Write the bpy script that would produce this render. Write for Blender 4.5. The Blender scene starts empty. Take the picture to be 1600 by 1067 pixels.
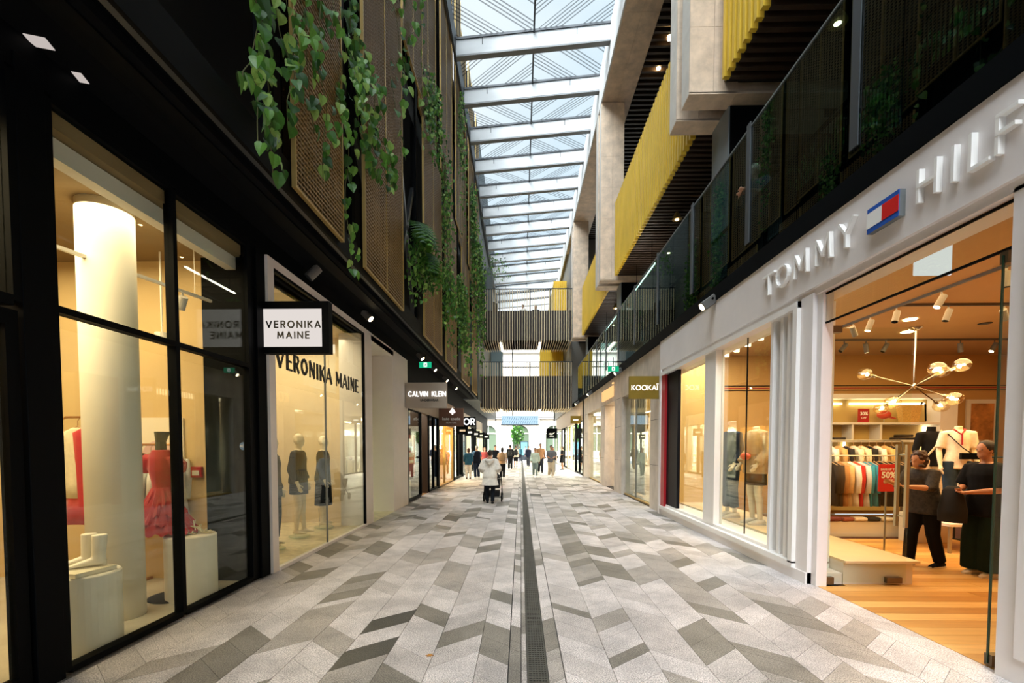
import bpy, math, random
from mathutils import Vector, Matrix, Euler
R = math.radians
random.seed(7)
scene = bpy.context.scene
COL = scene.collection

# ---------------------------------------------------------------- camera, sky, exposure
cam = bpy.data.cameras.new('camera'); camo = bpy.data.objects.new('camera', cam); COL.objects.link(camo)
cam.sensor_width = 36; cam.lens = 711 * 36 / 1600
cam.shift_y = (724 - 533.5) / 1600
cam.clip_start = 0.05; cam.clip_end = 400
camo.location = (0, 0, 1.7)
camo.rotation_euler = (R(90 - 2.175), 0, R(1.127))
scene.camera = camo
scene.view_settings.view_transform = 'Standard'
scene.view_settings.look = 'None'
scene.view_settings.gamma = 1
scene.view_settings.use_curve_mapping = False
scene.view_settings.exposure = 1.95
try:
    scene.cycles.use_denoising = True
    scene.cycles.max_bounces = 10
    scene.cycles.transparent_max_bounces = 24
    scene.cycles.sample_clamp_indirect = 6
    scene.cycles.caustics_reflective = False
    scene.cycles.caustics_refractive = False
except Exception:
    pass

def lin(h):
    h = h.lstrip('#')
    out = []
    for i in (0, 2, 4):
        c = int(h[i:i+2], 16) / 255
        out.append(c / 12.92 if c <= 0.04045 else ((c + 0.055) / 1.055) ** 2.4)
    return tuple(out)

world = bpy.data.worlds.new('sky'); scene.world = world; world.use_nodes = True
nt = world.node_tree; nt.nodes.clear()
wo = nt.nodes.new('ShaderNodeOutputWorld'); bg = nt.nodes.new('ShaderNodeBackground')
tc = nt.nodes.new('ShaderNodeTexCoord'); nz = nt.nodes.new('ShaderNodeTexNoise'); rp = nt.nodes.new('ShaderNodeValToRGB')
nz.inputs['Scale'].default_value = 2.2; nz.inputs['Detail'].default_value = 5
rp.color_ramp.elements[0].position = .35; rp.color_ramp.elements[0].color = (*lin('#cfe4f2'), 1)
rp.color_ramp.elements[1].position = .65; rp.color_ramp.elements[1].color = (*lin('#f6fafc'), 1)
nt.links.new(tc.outputs['Generated'], nz.inputs['Vector']); nt.links.new(nz.outputs['Fac'], rp.inputs['Fac'])
nt.links.new(rp.outputs['Color'], bg.inputs['Color']); bg.inputs['Strength'].default_value = .5
nt.links.new(bg.outputs['Background'], wo.inputs['Surface'])

sun = bpy.data.lights.new('sun', 'SUN'); suno = bpy.data.objects.new('sun', sun); COL.objects.link(suno)
sun.energy = 7.6; sun.angle = R(60); sun.color = (.97, .98, 1)
suno.rotation_euler = (R(40), 0, R(-33))

def area(name, loc, sx, sy, power, color, rot=(0, 0, 0)):
    l = bpy.data.lights.new(name, 'AREA'); l.shape = 'RECTANGLE'; l.size = sx; l.size_y = sy; l.energy = power; l.color = color
    o = bpy.data.objects.new(name, l); COL.objects.link(o); o.location = loc; o.rotation_euler = rot
    return o
WARM = (1, .70, .36); WARM2 = (1, .80, .54); NEUT = (1, .9, .76)
area('boutique_ceiling_light', (-5.0, 3.3, 3.95), 2.8, 3.6, 66, (1, .76, .45))
area('boutique_ceiling_light', (-5.0, 8.2, 3.95), 2.6, 2.8, 34, WARM2)
area('shop_ceiling_light', (-5.2, 15.8, 3.4), 2.6, 4, 130, NEUT)
area('shop_ceiling_light', (-4.8, 20.6, 3.1), 2.0, 3, 130, WARM)
area('shop_ceiling_light', (-5.2, 27.5, 3.3), 2.6, 8, 550, NEUT)
area('shop_ceiling_light', (-5.2, 39.0, 3.3), 2.6, 10, 700, NEUT)
area('store_ceiling_light', (7.6, 6.6, 3.9), 4.6, 5.0, 125, (1, .60, .25))
area('display_ceiling_light', (4.35, 9.0, 3.9), .8, 4.4, 55, NEUT)
area('shop_ceiling_light', (5.2, 18.6, 3.6), 2.6, 12, 180, WARM2)
area('shop_ceiling_light', (5.4, 29.5, 3.5), 2.6, 6, 600, NEUT)
area('shop_ceiling_light', (5.4, 39.0, 3.5), 2.6, 10, 700, NEUT)

# ---------------------------------------------------------------- materials
MATS = {}
def principled(name):
    m = bpy.data.materials.new(name); m.use_nodes = True
    return m, m.node_tree, m.node_tree.nodes['Principled BSDF']

def mat(name, col, rough=.5, metal=0, var=.0, vscale=8, bump=0, bscale=60, spec=.5, stretch=None, coat=0, sheen=0):
    if name in MATS: return MATS[name]
    if isinstance(col, str): col = lin(col)
    m, t, b = principled(name)
    b.inputs['Roughness'].default_value = rough; b.inputs['Metallic'].default_value = metal
    b.inputs['Specular IOR Level'].default_value = spec
    b.inputs['Coat Weight'].default_value = coat
    b.inputs['Sheen Weight'].default_value = sheen
    b.inputs['Base Color'].default_value = (*col, 1)
    if var or bump:
        g = t.nodes.new('ShaderNodeNewGeometry'); mp = t.nodes.new('ShaderNodeMapping')
        t.links.new(g.outputs['Position'], mp.inputs['Vector'])
        if stretch: mp.inputs['Scale'].default_value = stretch
    if var:
        n = t.nodes.new('ShaderNodeTexNoise'); n.inputs['Scale'].default_value = vscale; n.inputs['Detail'].default_value = 6
        n.inputs['Roughness'].default_value = .65
        r = t.nodes.new('ShaderNodeValToRGB')
        r.color_ramp.elements[0].position = .3; r.color_ramp.elements[1].position = .7
        r.color_ramp.elements[0].color = (*[c * (1 - var) for c in col], 1)
        r.color_ramp.elements[1].color = (*[min(1, c * (1 + var)) for c in col], 1)
        t.links.new(mp.outputs['Vector'], n.inputs['Vector']); t.links.new(n.outputs['Fac'], r.inputs['Fac'])
        t.links.new(r.outputs['Color'], b.inputs['Base Color'])
    if bump:
        n2 = t.nodes.new('ShaderNodeTexNoise'); n2.inputs['Scale'].default_value = bscale; n2.inputs['Detail'].default_value = 3
        bp = t.nodes.new('ShaderNodeBump'); bp.inputs['Strength'].default_value = bump; bp.inputs['Distance'].default_value = .01
        t.links.new(mp.outputs['Vector'], n2.inputs['Vector']); t.links.new(n2.outputs['Fac'], bp.inputs['Height'])
        t.links.new(bp.outputs['Normal'], b.inputs['Normal'])
    MATS[name] = m
    return m

def granite(name, col):
    """speckled stone paving"""
    col = lin(col); m, t, b = principled(name); MATS[name] = m
    g = t.nodes.new('ShaderNodeNewGeometry')
    n = t.nodes.new('ShaderNodeTexNoise'); n.inputs['Scale'].default_value = 110; n.inputs['Detail'].default_value = 3
    r = t.nodes.new('ShaderNodeValToRGB'); r.color_ramp.elements[0].position = .36; r.color_ramp.elements[1].position = .62
    r.color_ramp.elements[0].color = (*[c * .42 for c in col], 1); r.color_ramp.elements[1].color = (*[min(1, c * 1.35) for c in col], 1)
    n2 = t.nodes.new('ShaderNodeTexNoise'); n2.inputs['Scale'].default_value = 1.7; n2.inputs['Detail'].default_value = 6; n2.inputs['Roughness'].default_value = .7
    r2 = t.nodes.new('ShaderNodeValToRGB'); r2.color_ramp.elements[0].position = .38; r2.color_ramp.elements[1].position = .6
    r2.color_ramp.elements[0].color = (.70, .70, .69, 1); r2.color_ramp.elements[1].color = (1.05, 1.04, 1.02, 1)
    mx = t.nodes.new('ShaderNodeMix'); mx.data_type = 'RGBA'; mx.blend_type = 'MULTIPLY'; mx.inputs['Factor'].default_value = 1
    for a in (n, n2): t.links.new(g.outputs['Position'], a.inputs['Vector'])
    t.links.new(n.outputs['Fac'], r.inputs['Fac']); t.links.new(n2.outputs['Fac'], r2.inputs['Fac'])
    t.links.new(r.outputs['Color'], mx.inputs['A']); t.links.new(r2.outputs['Color'], mx.inputs['B'])
    t.links.new(mx.outputs['Result'], b.inputs['Base Color'])
    b.inputs['Roughness'].default_value = .42; b.inputs['Specular IOR Level'].default_value = .45
    bp = t.nodes.new('ShaderNodeBump'); bp.inputs['Strength'].default_value = .12; bp.inputs['Distance'].default_value = .004
    t.links.new(n.outputs['Fac'], bp.inputs['Height']); t.links.new(bp.outputs['Normal'], b.inputs['Normal'])
    return m

def glass(name, tint=(1, 1, 1), ior=1.5, base=0.0, rough=0.0):
    if name in MATS: return MATS[name]
    m = bpy.data.materials.new(name); m.use_nodes = True; t = m.node_tree; t.nodes.clear()
    o = t.nodes.new('ShaderNodeOutputMaterial'); mx = t.nodes.new('ShaderNodeMixShader')
    tr = t.nodes.new('ShaderNodeBsdfTransparent'); gl = t.nodes.new('ShaderNodeBsdfGlossy'); fr = t.nodes.new('ShaderNodeFresnel')
    tr.inputs['Color'].default_value = (*tint, 1); gl.inputs['Roughness'].default_value = rough
    gl.inputs['Color'].default_value = (.95, 1, .98, 1); fr.inputs['IOR'].default_value = ior
    ge = t.nodes.new('ShaderNodeNewGeometry'); e1 = t.nodes.new('ShaderNodeMath'); e1.operation = 'MULTIPLY_ADD'; e1.inputs[1].default_value = -2; e1.inputs[2].default_value = 1
    e2 = t.nodes.new('ShaderNodeMath'); e2.operation = 'POWER'; e2.inputs[0].default_value = ior  # the same index from either side of the pane
    t.links.new(ge.outputs['Backfacing'], e1.inputs[0]); t.links.new(e1.outputs[0], e2.inputs[1]); t.links.new(e2.outputs[0], fr.inputs['IOR'])
    ad = t.nodes.new('ShaderNodeMath'); ad.operation = 'ADD'; ad.use_clamp = True; ad.inputs[1].default_value = base
    t.links.new(fr.outputs[0], ad.inputs[0]); t.links.new(ad.outputs[0], mx.inputs[0])
    t.links.new(tr.outputs[0], mx.inputs[1]); t.links.new(gl.outputs[0], mx.inputs[2]); t.links.new(mx.outputs[0], o.inputs[0])
    MATS[name] = m
    return m

def emit(name, col, st):
    if name in MATS: return MATS[name]
    if isinstance(col, str): col = lin(col)
    m = bpy.data.materials.new(name); m.use_nodes = True; t = m.node_tree; t.nodes.clear()
    o = t.nodes.new('ShaderNodeOutputMaterial'); e = t.nodes.new('ShaderNodeEmission')
    e.inputs[0].default_value = (*col, 1); e.inputs[1].default_value = st; t.links.new(e.outputs[0], o.inputs[0])
    MATS[name] = m
    return m

def frit(name, sgn):
    """roof glass with printed diagonal line pattern"""
    m = bpy.data.materials.new(name); m.use_nodes = True; t = m.node_tree; t.nodes.clear()
    N = t.nodes.new; L = t.links.new
    o = N('ShaderNodeOutputMaterial'); mx = N('ShaderNodeMixShader'); tr = N('ShaderNodeBsdfTransparent'); df = N('ShaderNodeBsdfDiffuse')
    df.inputs[0].default_value = (*lin('#3f4d57'), 1); tr.inputs[0].default_value = (.52, .565, .59, 1)
    g = N('ShaderNodeNewGeometry'); s = N('ShaderNodeSeparateXYZ'); L(g.outputs['Position'], s.inputs[0])
    def M(op, a, b=None):
        n = N('ShaderNodeMath'); n.operation = op
        for i, x in enumerate((a, b)):
            if x is None: continue
            if isinstance(x, (int, float)): n.inputs[i].default_value = x
            else: L(x, n.inputs[i])
        return n.outputs[0]
    v = M('ADD', M('MULTIPLY', s.outputs[0], sgn * .8), s.outputs[1])
    fine = M('GREATER_THAN', M('FRACT', M('MULTIPLY', v, 6.2)), .62)
    grp = M('GREATER_THAN', M('FRACT', M('MULTIPLY', v, .83)), .42)
    fac = M('MULTIPLY', M('MULTIPLY', fine, grp), .6)
    fac = M('ADD', fac, .05)
    L(fac, mx.inputs[0]); L(tr.outputs[0], mx.inputs[1]); L(df.outputs[0], mx.inputs[2]); L(mx.outputs[0], o.inputs[0])
    MATS[name] = m
    return m

BLACK = mat('black_steel', '#020406', .6, 0, .25, 3, spec=.07)
BLACK2 = mat('black_matt', '#030406', .9, spec=.1)
DARKGREY = mat('dark_grey_metal', '#2c3135', .5, .2)
GREYM = mat('grey_metal', '#7f8485', .4, .5)
STEEL = mat('brushed_steel', '#a9aaa6', .3, .9)
CHROME = mat('chrome', '#c9c6bf', .12, 1)
WHITE = mat('white_paint', '#e9e6e2', .5, 0, .03, 2)
OFFW = mat('off_white_paint', '#d8d2c8', .6, 0, .04, 2)
CREAM = mat('cream_plaster', '#d9c7a4', .75, 0, .05, 1.5)
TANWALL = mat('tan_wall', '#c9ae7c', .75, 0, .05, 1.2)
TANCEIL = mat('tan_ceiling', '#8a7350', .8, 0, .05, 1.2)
STONE = mat('limestone', '#d9c2a8', .6, 0, .22, 3.0, .12, 30)
TRAV = mat('travertine', '#c9bdae', .5, 0, .22, 2.2, .08, 25, stretch=(1, 1, .6))
GOLD = mat('gold_painted_slat', '#e2bb38', .45, .1, .1, 1.0)
GOLDMESH = mat('bronze_mesh', '#8f7449', .45, .4, .15, 2)
GOLDEDGE = mat('gold_edge', '#b79a5c', .4, .5)
TIMB = mat('dark_timber_slat', '#3a2a1c', .55, 0, .2, 3)
GLASS = glass('shop_glass', (.95, .98, .94), 1.33, .0)
GLASSB = glass('balustrade_glass', (.34, .48, .48), 1.48, .015)
GLASSC = glass('clear_bulb_glass', (1, .90, .72), 1.5, .10)
GLASSG = glass('green_edge_glass', (.35, .6, .5), 1.5, .03)
GLASSROOFSIDE = glass('side_glazing', (.55, .66, .70), 1.6, .06)
MIRROR = mat('mirror', '#c8c8c8', .03, 1)
NAVY = mat('navy_panel', '#070a12', .5, spec=.12)
RED = mat('red_panel', '#a3121c', .45)
REDCLOTH = mat('red_cloth', '#b01420', .8, 0, .12, 12, sheen=.3)
DARKCEIL = mat('dark_ceiling', '#0d0d0d', .8)
LETTERW = mat('white_letter', '#f2f0ec', .3)
LETTERB = mat('black_letter', '#0c0b0b', .4)
MANN = mat('mannequin_cream', '#e3d5b6', .35, 0, .03, 4)
LAMPGLOW = emit('lamp_glow', (1, .78, .45), 8)
LAMPW = emit('lamp_glow_white', (1, .92, .8), 10)
STRIPW = emit('strip_light', (1, .9, .72), 5)

# ---------------------------------------------------------------- mesh helpers
PENDING = []
class MB:
    def __init__(s): s.v = []; s.f = []; s.mi = []; s.cur = 0
    def add(s, vs, fs):
        n = len(s.v); s.v += [tuple(p) for p in vs]
        for f in fs: s.f.append(tuple(i + n for i in f)); s.mi.append(s.cur)
        return s
    def box(s, x0, x1, y0, y1, z0, z1):
        return s.add([(x0, y0, z0), (x1, y0, z0), (x1, y1, z0), (x0, y1, z0), (x0, y0, z1), (x1, y0, z1), (x1, y1, z1), (x0, y1, z1)],
                     [(0, 3, 2, 1), (4, 5, 6, 7), (0, 1, 5, 4), (1, 2, 6, 5), (2, 3, 7, 6), (3, 0, 4, 7)])
    def obox(s, c, d, rot=(0, 0, 0)):
        m = Euler(rot).to_matrix(); c = Vector(c); q = []
        for z in (-.5, .5):
            for x, y in ((-.5, -.5), (.5, -.5), (.5, .5), (-.5, .5)):
                q.append(c + m @ Vector((x * d[0], y * d[1], z * d[2])))
        return s.add(q, [(0, 3, 2, 1), (4, 5, 6, 7), (0, 1, 5, 4), (1, 2, 6, 5), (2, 3, 7, 6), (3, 0, 4, 7)])
    def bar(s, p, q, w, h, up=(0, 0, 1)):
        p = Vector(p); q = Vector(q); d = (q - p).normalized(); u = Vector(up)
        if abs(d.dot(u)) > .99: u = Vector((0, 1, 0))
        a = d.cross(u).normalized() * w / 2; b = a.cross(d).normalized() * h / 2
        return s.add([p - a - b, p + a - b, p + a + b, p - a + b, q - a - b, q + a - b, q + a + b, q - a + b],
                     [(0, 1, 2, 3), (4, 7, 6, 5), (0, 4, 5, 1), (1, 5, 6, 2), (2, 6, 7, 3), (3, 7, 4, 0)])
    def loft(s, rings, closed=True):
        n = len(rings[0]); b = len(s.v); vs = [p for r in rings for p in r]; fs = []
        for i in range(len(rings) - 1):
            for j in range(n):
                k = (j + 1) % n
                fs.append((i * n + j, i * n + k, (i + 1) * n + k, (i + 1) * n + j))
        if closed:
            fs.append(tuple(reversed(range(n)))); fs.append(tuple((len(rings) - 1) * n + j for j in range(n)))
        return s.add(vs, fs)
    def ering(s, c, rx, ry, n=12, ang=0):
        ca, sa = math.cos(ang), math.sin(ang); o = []
        for j in range(n):
            t = 2 * math.pi * j / n; x = rx * math.cos(t); y = ry * math.sin(t)
            o.append((c[0] + x * ca - y * sa, c[1] + x * sa + y * ca, c[2]))
        return o
    def tube(s, pts, rad, n=8):
        pts = [Vector(p) for p in pts]
        if not isinstance(rad, (list, tuple)): rad = [rad] * len(pts)
        rings = []; ref = None
        for i, p in enumerate(pts):
            d = (pts[min(i + 1, len(pts) - 1)] - pts[max(i - 1, 0)])
            if d.length < 1e-9: d = Vector((0, 0, 1))
            d.normalize()
            if ref is None: ref = Vector((1, 0, 0)) if abs(d.x) < .8 else Vector((0, 1, 0))
            a = (ref - d * ref.dot(d)).normalized(); ref = a; bb = d.cross(a)
            r = rad[i]
            if not isinstance(r, (list, tuple)): r = (r, r)
            rings.append([p + a * r[0] * math.cos(2 * math.pi * j / n) + bb * r[1] * math.sin(2 * math.pi * j / n) for j in range(n)])
        return s.loft(rings)
    def lathe(s, prof, c=(0, 0, 0), n=16):
        rings = [[(c[0] + r * math.cos(2 * math.pi * j / n), c[1] + r * math.sin(2 * math.pi * j / n), c[2] + z) for j in range(n)] for r, z in prof]
        return s.loft(rings)
    def ell(s, c, r, n=10, m=7, rot=None):
        rings = []; M = Euler(rot).to_matrix() if rot else None; c = Vector(c)
        for i in range(m):
            ph = -math.pi / 2 + math.pi * (i + .5) / m if m > 2 else 0
            ph = -math.pi / 2 * .94 + math.pi * .94 * i / (m - 1)
            q = []
            for j in range(n):
                t = 2 * math.pi * j / n
                p = Vector((r[0] * math.cos(ph) * math.cos(t), r[1] * math.cos(ph) * math.sin(t), r[2] * math.sin(ph)))
                q.append(c + (M @ p if M else p))
            rings.append(q)
        return s.loft(rings)
    def extr(s, poly, axis, a0, a1):
        """extrude a 2-D polygon: axis X -> (y,z), Y -> (x,z), Z -> (x,y)"""
        def P(p, a): return {'X': (a, p[0], p[1]), 'Y': (p[0], a, p[1]), 'Z': (p[0], p[1], a)}[axis]
        n = len(poly); vs = [P(p, a0) for p in poly] + [P(p, a1) for p in poly]
        fs = [tuple(range(n)), tuple(reversed(range(n, 2 * n)))] + [(i, i + n, (i + 1) % n + n, (i + 1) % n) for i in range(n)]
        return s.add(vs, fs)
    def build(s, name, m, parent=None, smooth=False, bev=0, remesh=0, sm=3, kind=None):
        me = bpy.data.meshes.new(name); me.from_pydata(s.v, [], s.f)
        ms = m if isinstance(m, (list, tuple)) else [m]
        for x in ms: me.materials.append(x)
        if len(ms) > 1: me.polygons.foreach_set('material_index', s.mi)
        if smooth: me.polygons.foreach_set('use_smooth', [True] * len(me.polygons))
        me.update()
        o = bpy.data.objects.new(name, me); COL.objects.link(o)
        if parent is not None: setpar(o, parent)
        if bev:
            b = o.modifiers.new('bevel', 'BEVEL'); b.width = bev; b.segments = 1; b.limit_method = 'ANGLE'
        if remesh:
            r = o.modifiers.new('remesh', 'REMESH'); r.mode = 'VOXEL'; r.voxel_size = remesh; r.use_smooth_shade = True
            if sm:
                k = o.modifiers.new('smooth', 'SMOOTH'); k.iterations = sm; k.factor = .5
            PENDING.append(o)
        if kind: o['kind'] = kind
        return o

def local_matrix(o):
    return Matrix.LocRotScale(o.location, o.rotation_euler, o.scale)
def tag(o, label, cat=None, group=None, kind=None):
    o['label'] = label
    if cat: o['category'] = cat
    if group: o['group'] = group
    if kind: o['kind'] = kind
    return o
def thing(name, label, cat, loc=(0, 0, 0), rz=0, group=None, kind=None, local=False):
    """an Empty at the thing's base; local=True: children are modelled in its own frame"""
    o = bpy.data.objects.new(name, None); COL.objects.link(o); o.empty_display_size = .1
    o.location = loc; o.rotation_euler = (0, 0, rz)
    if local: LOCAL.add(o.name)
    return tag(o, label, cat, group, kind)
LOCAL = set()
def setpar(o, p):
    o.parent = p
    if p.name in LOCAL or p.parent is not None: return
    o.matrix_parent_inverse = local_matrix(p).inverted()
def struct(name, mb, m, label, cat='wall', bev=0, smooth=False):
    o = mb.build(name, m, None, smooth, bev); return tag(o, label, cat, None, 'structure')
def bx(*a): return MB().box(*a)
def dup(o, parent=None, loc=None, rz=None, label=None, group=None):
    c = o.copy(); COL.objects.link(c)
    if parent is not None: c.parent = parent; c.matrix_parent_inverse = o.matrix_parent_inverse.copy()
    if loc is not None: c.location = loc
    if rz is not None: c.rotation_euler = (0, 0, rz)
    if label: c['label'] = label
    if group: c['group'] = group
    for ch in [x for x in o.children]: dup(ch, c)
    return c
def place(mesh_obj, name, parent, loc, rot=None, scale=None, mtl=None):
    """another object sharing mesh data"""
    o = bpy.data.objects.new(name, mesh_obj.data); COL.objects.link(o); o.location = loc
    if rot is not None: o.rotation_euler = rot
    if scale is not None: o.scale = scale if isinstance(scale, (tuple, list, Vector)) else (scale,) * 3
    if parent is not None:
        o.parent = parent
        if parent.name not in LOCAL and parent.parent is None: o.matrix_parent_inverse = local_matrix(parent).inverted()
    return o
UV = {'cam': ((1, 0, 0), (0, 0, 1)), 'left': ((0, 1, 0), (0, 0, 1)), 'right': ((0, -1, 0), (0, 0, 1)), 'up': ((1, 0, 0), (0, 1, 0))}
def text(s, size, loc, face, m, parent, name='lettering', ext=.005, bold=0.0, space=1.0, align='CENTER', xs=1.0):
    cu = bpy.data.curves.new(name, 'FONT'); cu.body = s; cu.size = size; cu.extrude = ext; cu.offset = bold; cu.space_character = space
    cu.align_x = align; cu.align_y = 'CENTER'; cu.resolution_u = 3
    cu.materials.append(m)
    o = bpy.data.objects.new(name, cu); COL.objects.link(o)
    u, v = (Vector(k) for k in UV[face]); n = u.cross(v)
    M = Matrix((u, v, n)).transposed()
    o.location = loc; o.rotation_euler = M.to_euler(); o.scale = (xs, 1, 1)
    if parent is not None: setpar(o, parent)
    PENDING.append(o)
    return o
def _arc(cx, cy, rx, ry, a0, a1, n): return [((cx + rx * math.cos(a0 + (a1 - a0) * i / n), cy + ry * math.sin(a0 + (a1 - a0) * i / n)), (cx + rx * math.cos(a0 + (a1 - a0) * (i + 1) / n), cy + ry * math.sin(a0 + (a1 - a0) * (i + 1) / n))) for i in range(n)]
SG = {'V': (.8, [((0, 1), (.4, 0)), ((.8, 1), (.4, 0))]), 'E': (.55, [((0, 0), (0, 1)), ((0, 1), (.55, 1)), ((0, .52), (.5, .52)), ((0, 0), (.55, 0))]),
      'R': (.6, [((0, 0), (0, 1)), ((0, 1), (.35, 1)), ((0, .48), (.35, .48)), ((.3, .48), (.6, 0))] + _arc(.35, .74, .24, .26, -1.57, 1.57, 8)),
      'O': (.95, _arc(.475, .5, .475, .5, 0, 6.2832, 20)), 'N': (.75, [((0, 0), (0, 1)), ((0, 1), (.75, 0)), ((.75, 0), (.75, 1))]), 'I': (0, [((0, 0), (0, 1))]),
      'K': (.62, [((0, 0), (0, 1)), ((0, .42), (.6, 1)), ((.2, .6), (.62, 0))]), 'A': (.8, [((0, 0), (.4, 1)), ((.8, 0), (.4, 1)), ((.15, .33), (.65, .33))]),
      'M': (.9, [((0, 0), (.06, 1)), ((.06, 1), (.45, .2)), ((.45, .2), (.84, 1)), ((.84, 1), (.9, 0))]), 'D': (.75, [((0, 0), (0, 1)), ((0, 1), (.3, 1)), ((0, 0), (.3, 0))] + _arc(.3, .5, .45, .5, -1.57, 1.57, 10)),
      'C': (.85, _arc(.475, .5, .475, .5, .8, 5.48, 16)), 'L': (.52, [((0, 1), (0, 0)), ((0, 0), (.52, 0))]), 'Ï': (0, [((0, 0), (0, 1)), ((-.13, 1.25), (-.13, 1.32)), ((.13, 1.25), (.13, 1.32))])}
def strokes(word, loc, face, H, th, gap, m, parent, dep=.01, xs=1.0):
    """centred word of single-stroke capitals, one mesh per letter"""
    u, v = (Vector(k) for k in UV[face]); n = u.cross(v); W = sum((SG[c][0] * xs * H if c != ' ' else H * .45) + gap for c in word) - gap
    x = -W / 2; loc = Vector(loc)
    for c in word:
        if c == ' ': x += H * .45 + gap; continue
        w, st = SG[c]; mb = MB()
        for si, (a, b) in enumerate(st):
            p = loc + n * (.0012 * (si % 4)) + u * (x + a[0] * H * xs) + v * ((a[1] - .5) * H); q = loc + n * (.0012 * (si % 4)) + u * (x + b[0] * H * xs) + v * ((b[1] - .5) * H); d = (q - p).normalized(); d_ = d * th * .3
            s1 = d.cross(n) * th / 2; s2 = n * dep / 2; p = p - d_; q = q + d_
            mb.add([p - s1 - s2, p + s1 - s2, p + s1 + s2, p - s1 + s2, q - s1 - s2, q + s1 - s2, q + s1 + s2, q - s1 + s2], [(0, 1, 2, 3), (4, 7, 6, 5), (0, 4, 5, 1), (1, 5, 6, 2), (2, 6, 7, 3), (3, 7, 4, 0)])
        mb.build('letter', m, parent); x += w * xs * H + gap
ORD = ['first', 'second', 'third', 'fourth', 'fifth', 'sixth', 'seventh', 'eighth', 'ninth', 'tenth', 'eleventh', 'twelfth', 'thirteenth', 'fourteenth', 'fifteenth', 'sixteenth', 'seventeenth', 'eighteenth', 'nineteenth', 'twentieth']

# ================================================================ PAVING
TONES = [granite('granite_light', '#d3cdcc'), granite('granite_pale', '#c3bdbb'), granite('granite_mid', '#aaa49e'),
         granite('granite_dark', '#87827a'), granite('granite_charcoal', '#53524d')]
JOINT = mat('paving_joint', '#3f3d3a', .9)
floor = struct('floor', bx(-3.6, 3.9, -18, 80, -.25, -.02), JOINT, 'grey granite paving of the shopping lane', 'paving')
# columns: (x0, x1, slant in y from inner to outer edge)
colsx = []
SL = .31
k = 0; x = .33
while x < 3.55:
    colsx.append((x, min(x + .37, 3.60), (-SL if k % 2 == 0 else SL))); x += .37; k += 1
k = 0; x = -.345
while x > -3.36:
    colsx.append((max(x - .37, -3.40), x, (SL if k % 2 == 0 else -SL))); x -= .37; k += 1
colsx += [(-.345, -.098, -.2), (-.092, 0.0, -.07), (.004, .047, 0), (.205, .326, .1)]
TL = .338; GAP = .004
tiles = []
for ci, (x0, x1, sl) in enumerate(colsx):
    # sl: y change going from x0 to x1
    off = random.random() * TL
    y = 1.6 + off; run = 0; tone = 0
    while y < 62:
        L_ = TL if random.random() > .12 else TL * .5
        if run <= 0:
            r = random.random()
            tone = 0 if r < .36 else 1 if r < .60 else 2 if r < .80 else 3 if r < .985 else 4
            run = random.choice([1, 1, 1, 2, 2, 3]) if tone in (0, 1) else random.choice([1, 1, 2])
        run -= 1
        tiles.append([x0, x1, y, L_, sl, tone]); y += L_
SPECIAL = [(-1.22, 4.62), (-1.28, 3.75), (-1.28, 3.95)]
for t in tiles:
    for sx, sy in SPECIAL:
        if t[0] < sx < t[1] and t[2] < sy - t[4] / 2 < t[2] + t[3]: t[5] = 4
    if t[5] == 4 and t[2] < 6 and not any(t[0] < sx < t[1] for sx, sy in SPECIAL): t[5] = 3
def tile_pts(w, L_, sl):
    g = GAP / 2; q = [(-w / 2 + g, -sl / 2 + g), (w / 2 - g, sl / 2 + g), (w / 2 - g, sl / 2 + L_ - g), (-w / 2 + g, -sl / 2 + L_ - g)]
    return q
def vis_key(t):
    cx = (t[0] + t[1]) / 2; cy = t[2] + t[3] / 2
    if cy < 3.15: return 1e9
    return cy + 0.0 * abs(cx)
tiles.sort(key=vis_key)
CACHE = {}
n_obj = 0
rest = MB()
for t in tiles:
    x0, x1, y, L_, sl, tone = t; w = x1 - x0; cx = (x0 + x1) / 2
    if n_obj < 298 and vis_key(t) < 1e8:
        key = (round(w, 3), round(L_, 3), sl, tone)
        if key not in CACHE:
            o = MB().extr(list(reversed(tile_pts(w, L_, sl))), 'Z', 0.0, -.02).build('paving_stone', TONES[tone], floor)
            o.location = (cx, y, 0); CACHE[key] = o
        else: place(CACHE[key], 'paving_stone', floor, (cx, y, 0))
        n_obj += 1
    else:
        rest.cur = tone
        q = tile_pts(w, L_, sl); rest.add([(cx + p[0], y + p[1], 0) for p in q] + [(cx + p[0], y + p[1], -.02) for p in q],
                                          [(0, 1, 2, 3), (0, 4, 5, 1), (1, 5, 6, 2), (2, 6, 7, 3), (3, 7, 4, 0)])
rest.build('paving_stones', TONES, floor, kind='stuff')
bx(-3.6, 3.9, -18, 1.8, -.02, 0).build('paving_strip', TONES[1], floor)
# drain
drain = thing('drain_channel', 'long slotted steel drain grate running down the middle of the paving', 'drain', (.125, 3, 0))
GRATE = mat('grate_steel', '#5a5851', .5, .5, .2, 6)
MB().box(.05, .062, 1.6, 62, -.019, .002).box(.19, .202, 1.6, 62, -.019, .002).build('frame', GRATE, drain)
bx(.06, .19, 1.6, 62, -.019, -.012).build('channel', BLACK2, drain)
sl = MB()
for i in range(700):
    y = 3.0 + i * .035 if i < 400 else 17 + (i - 400) * .15
    sl.box(.062, .19, y, y + .02 if i < 400 else y + .09, -.012, .001)
for xx in (.085, .107, .129, .151, .172): sl.box(xx, xx + .006, 1.6, 62, -.012, .0005)
sl.build('bars', GRATE, drain, kind='stuff')
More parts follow.
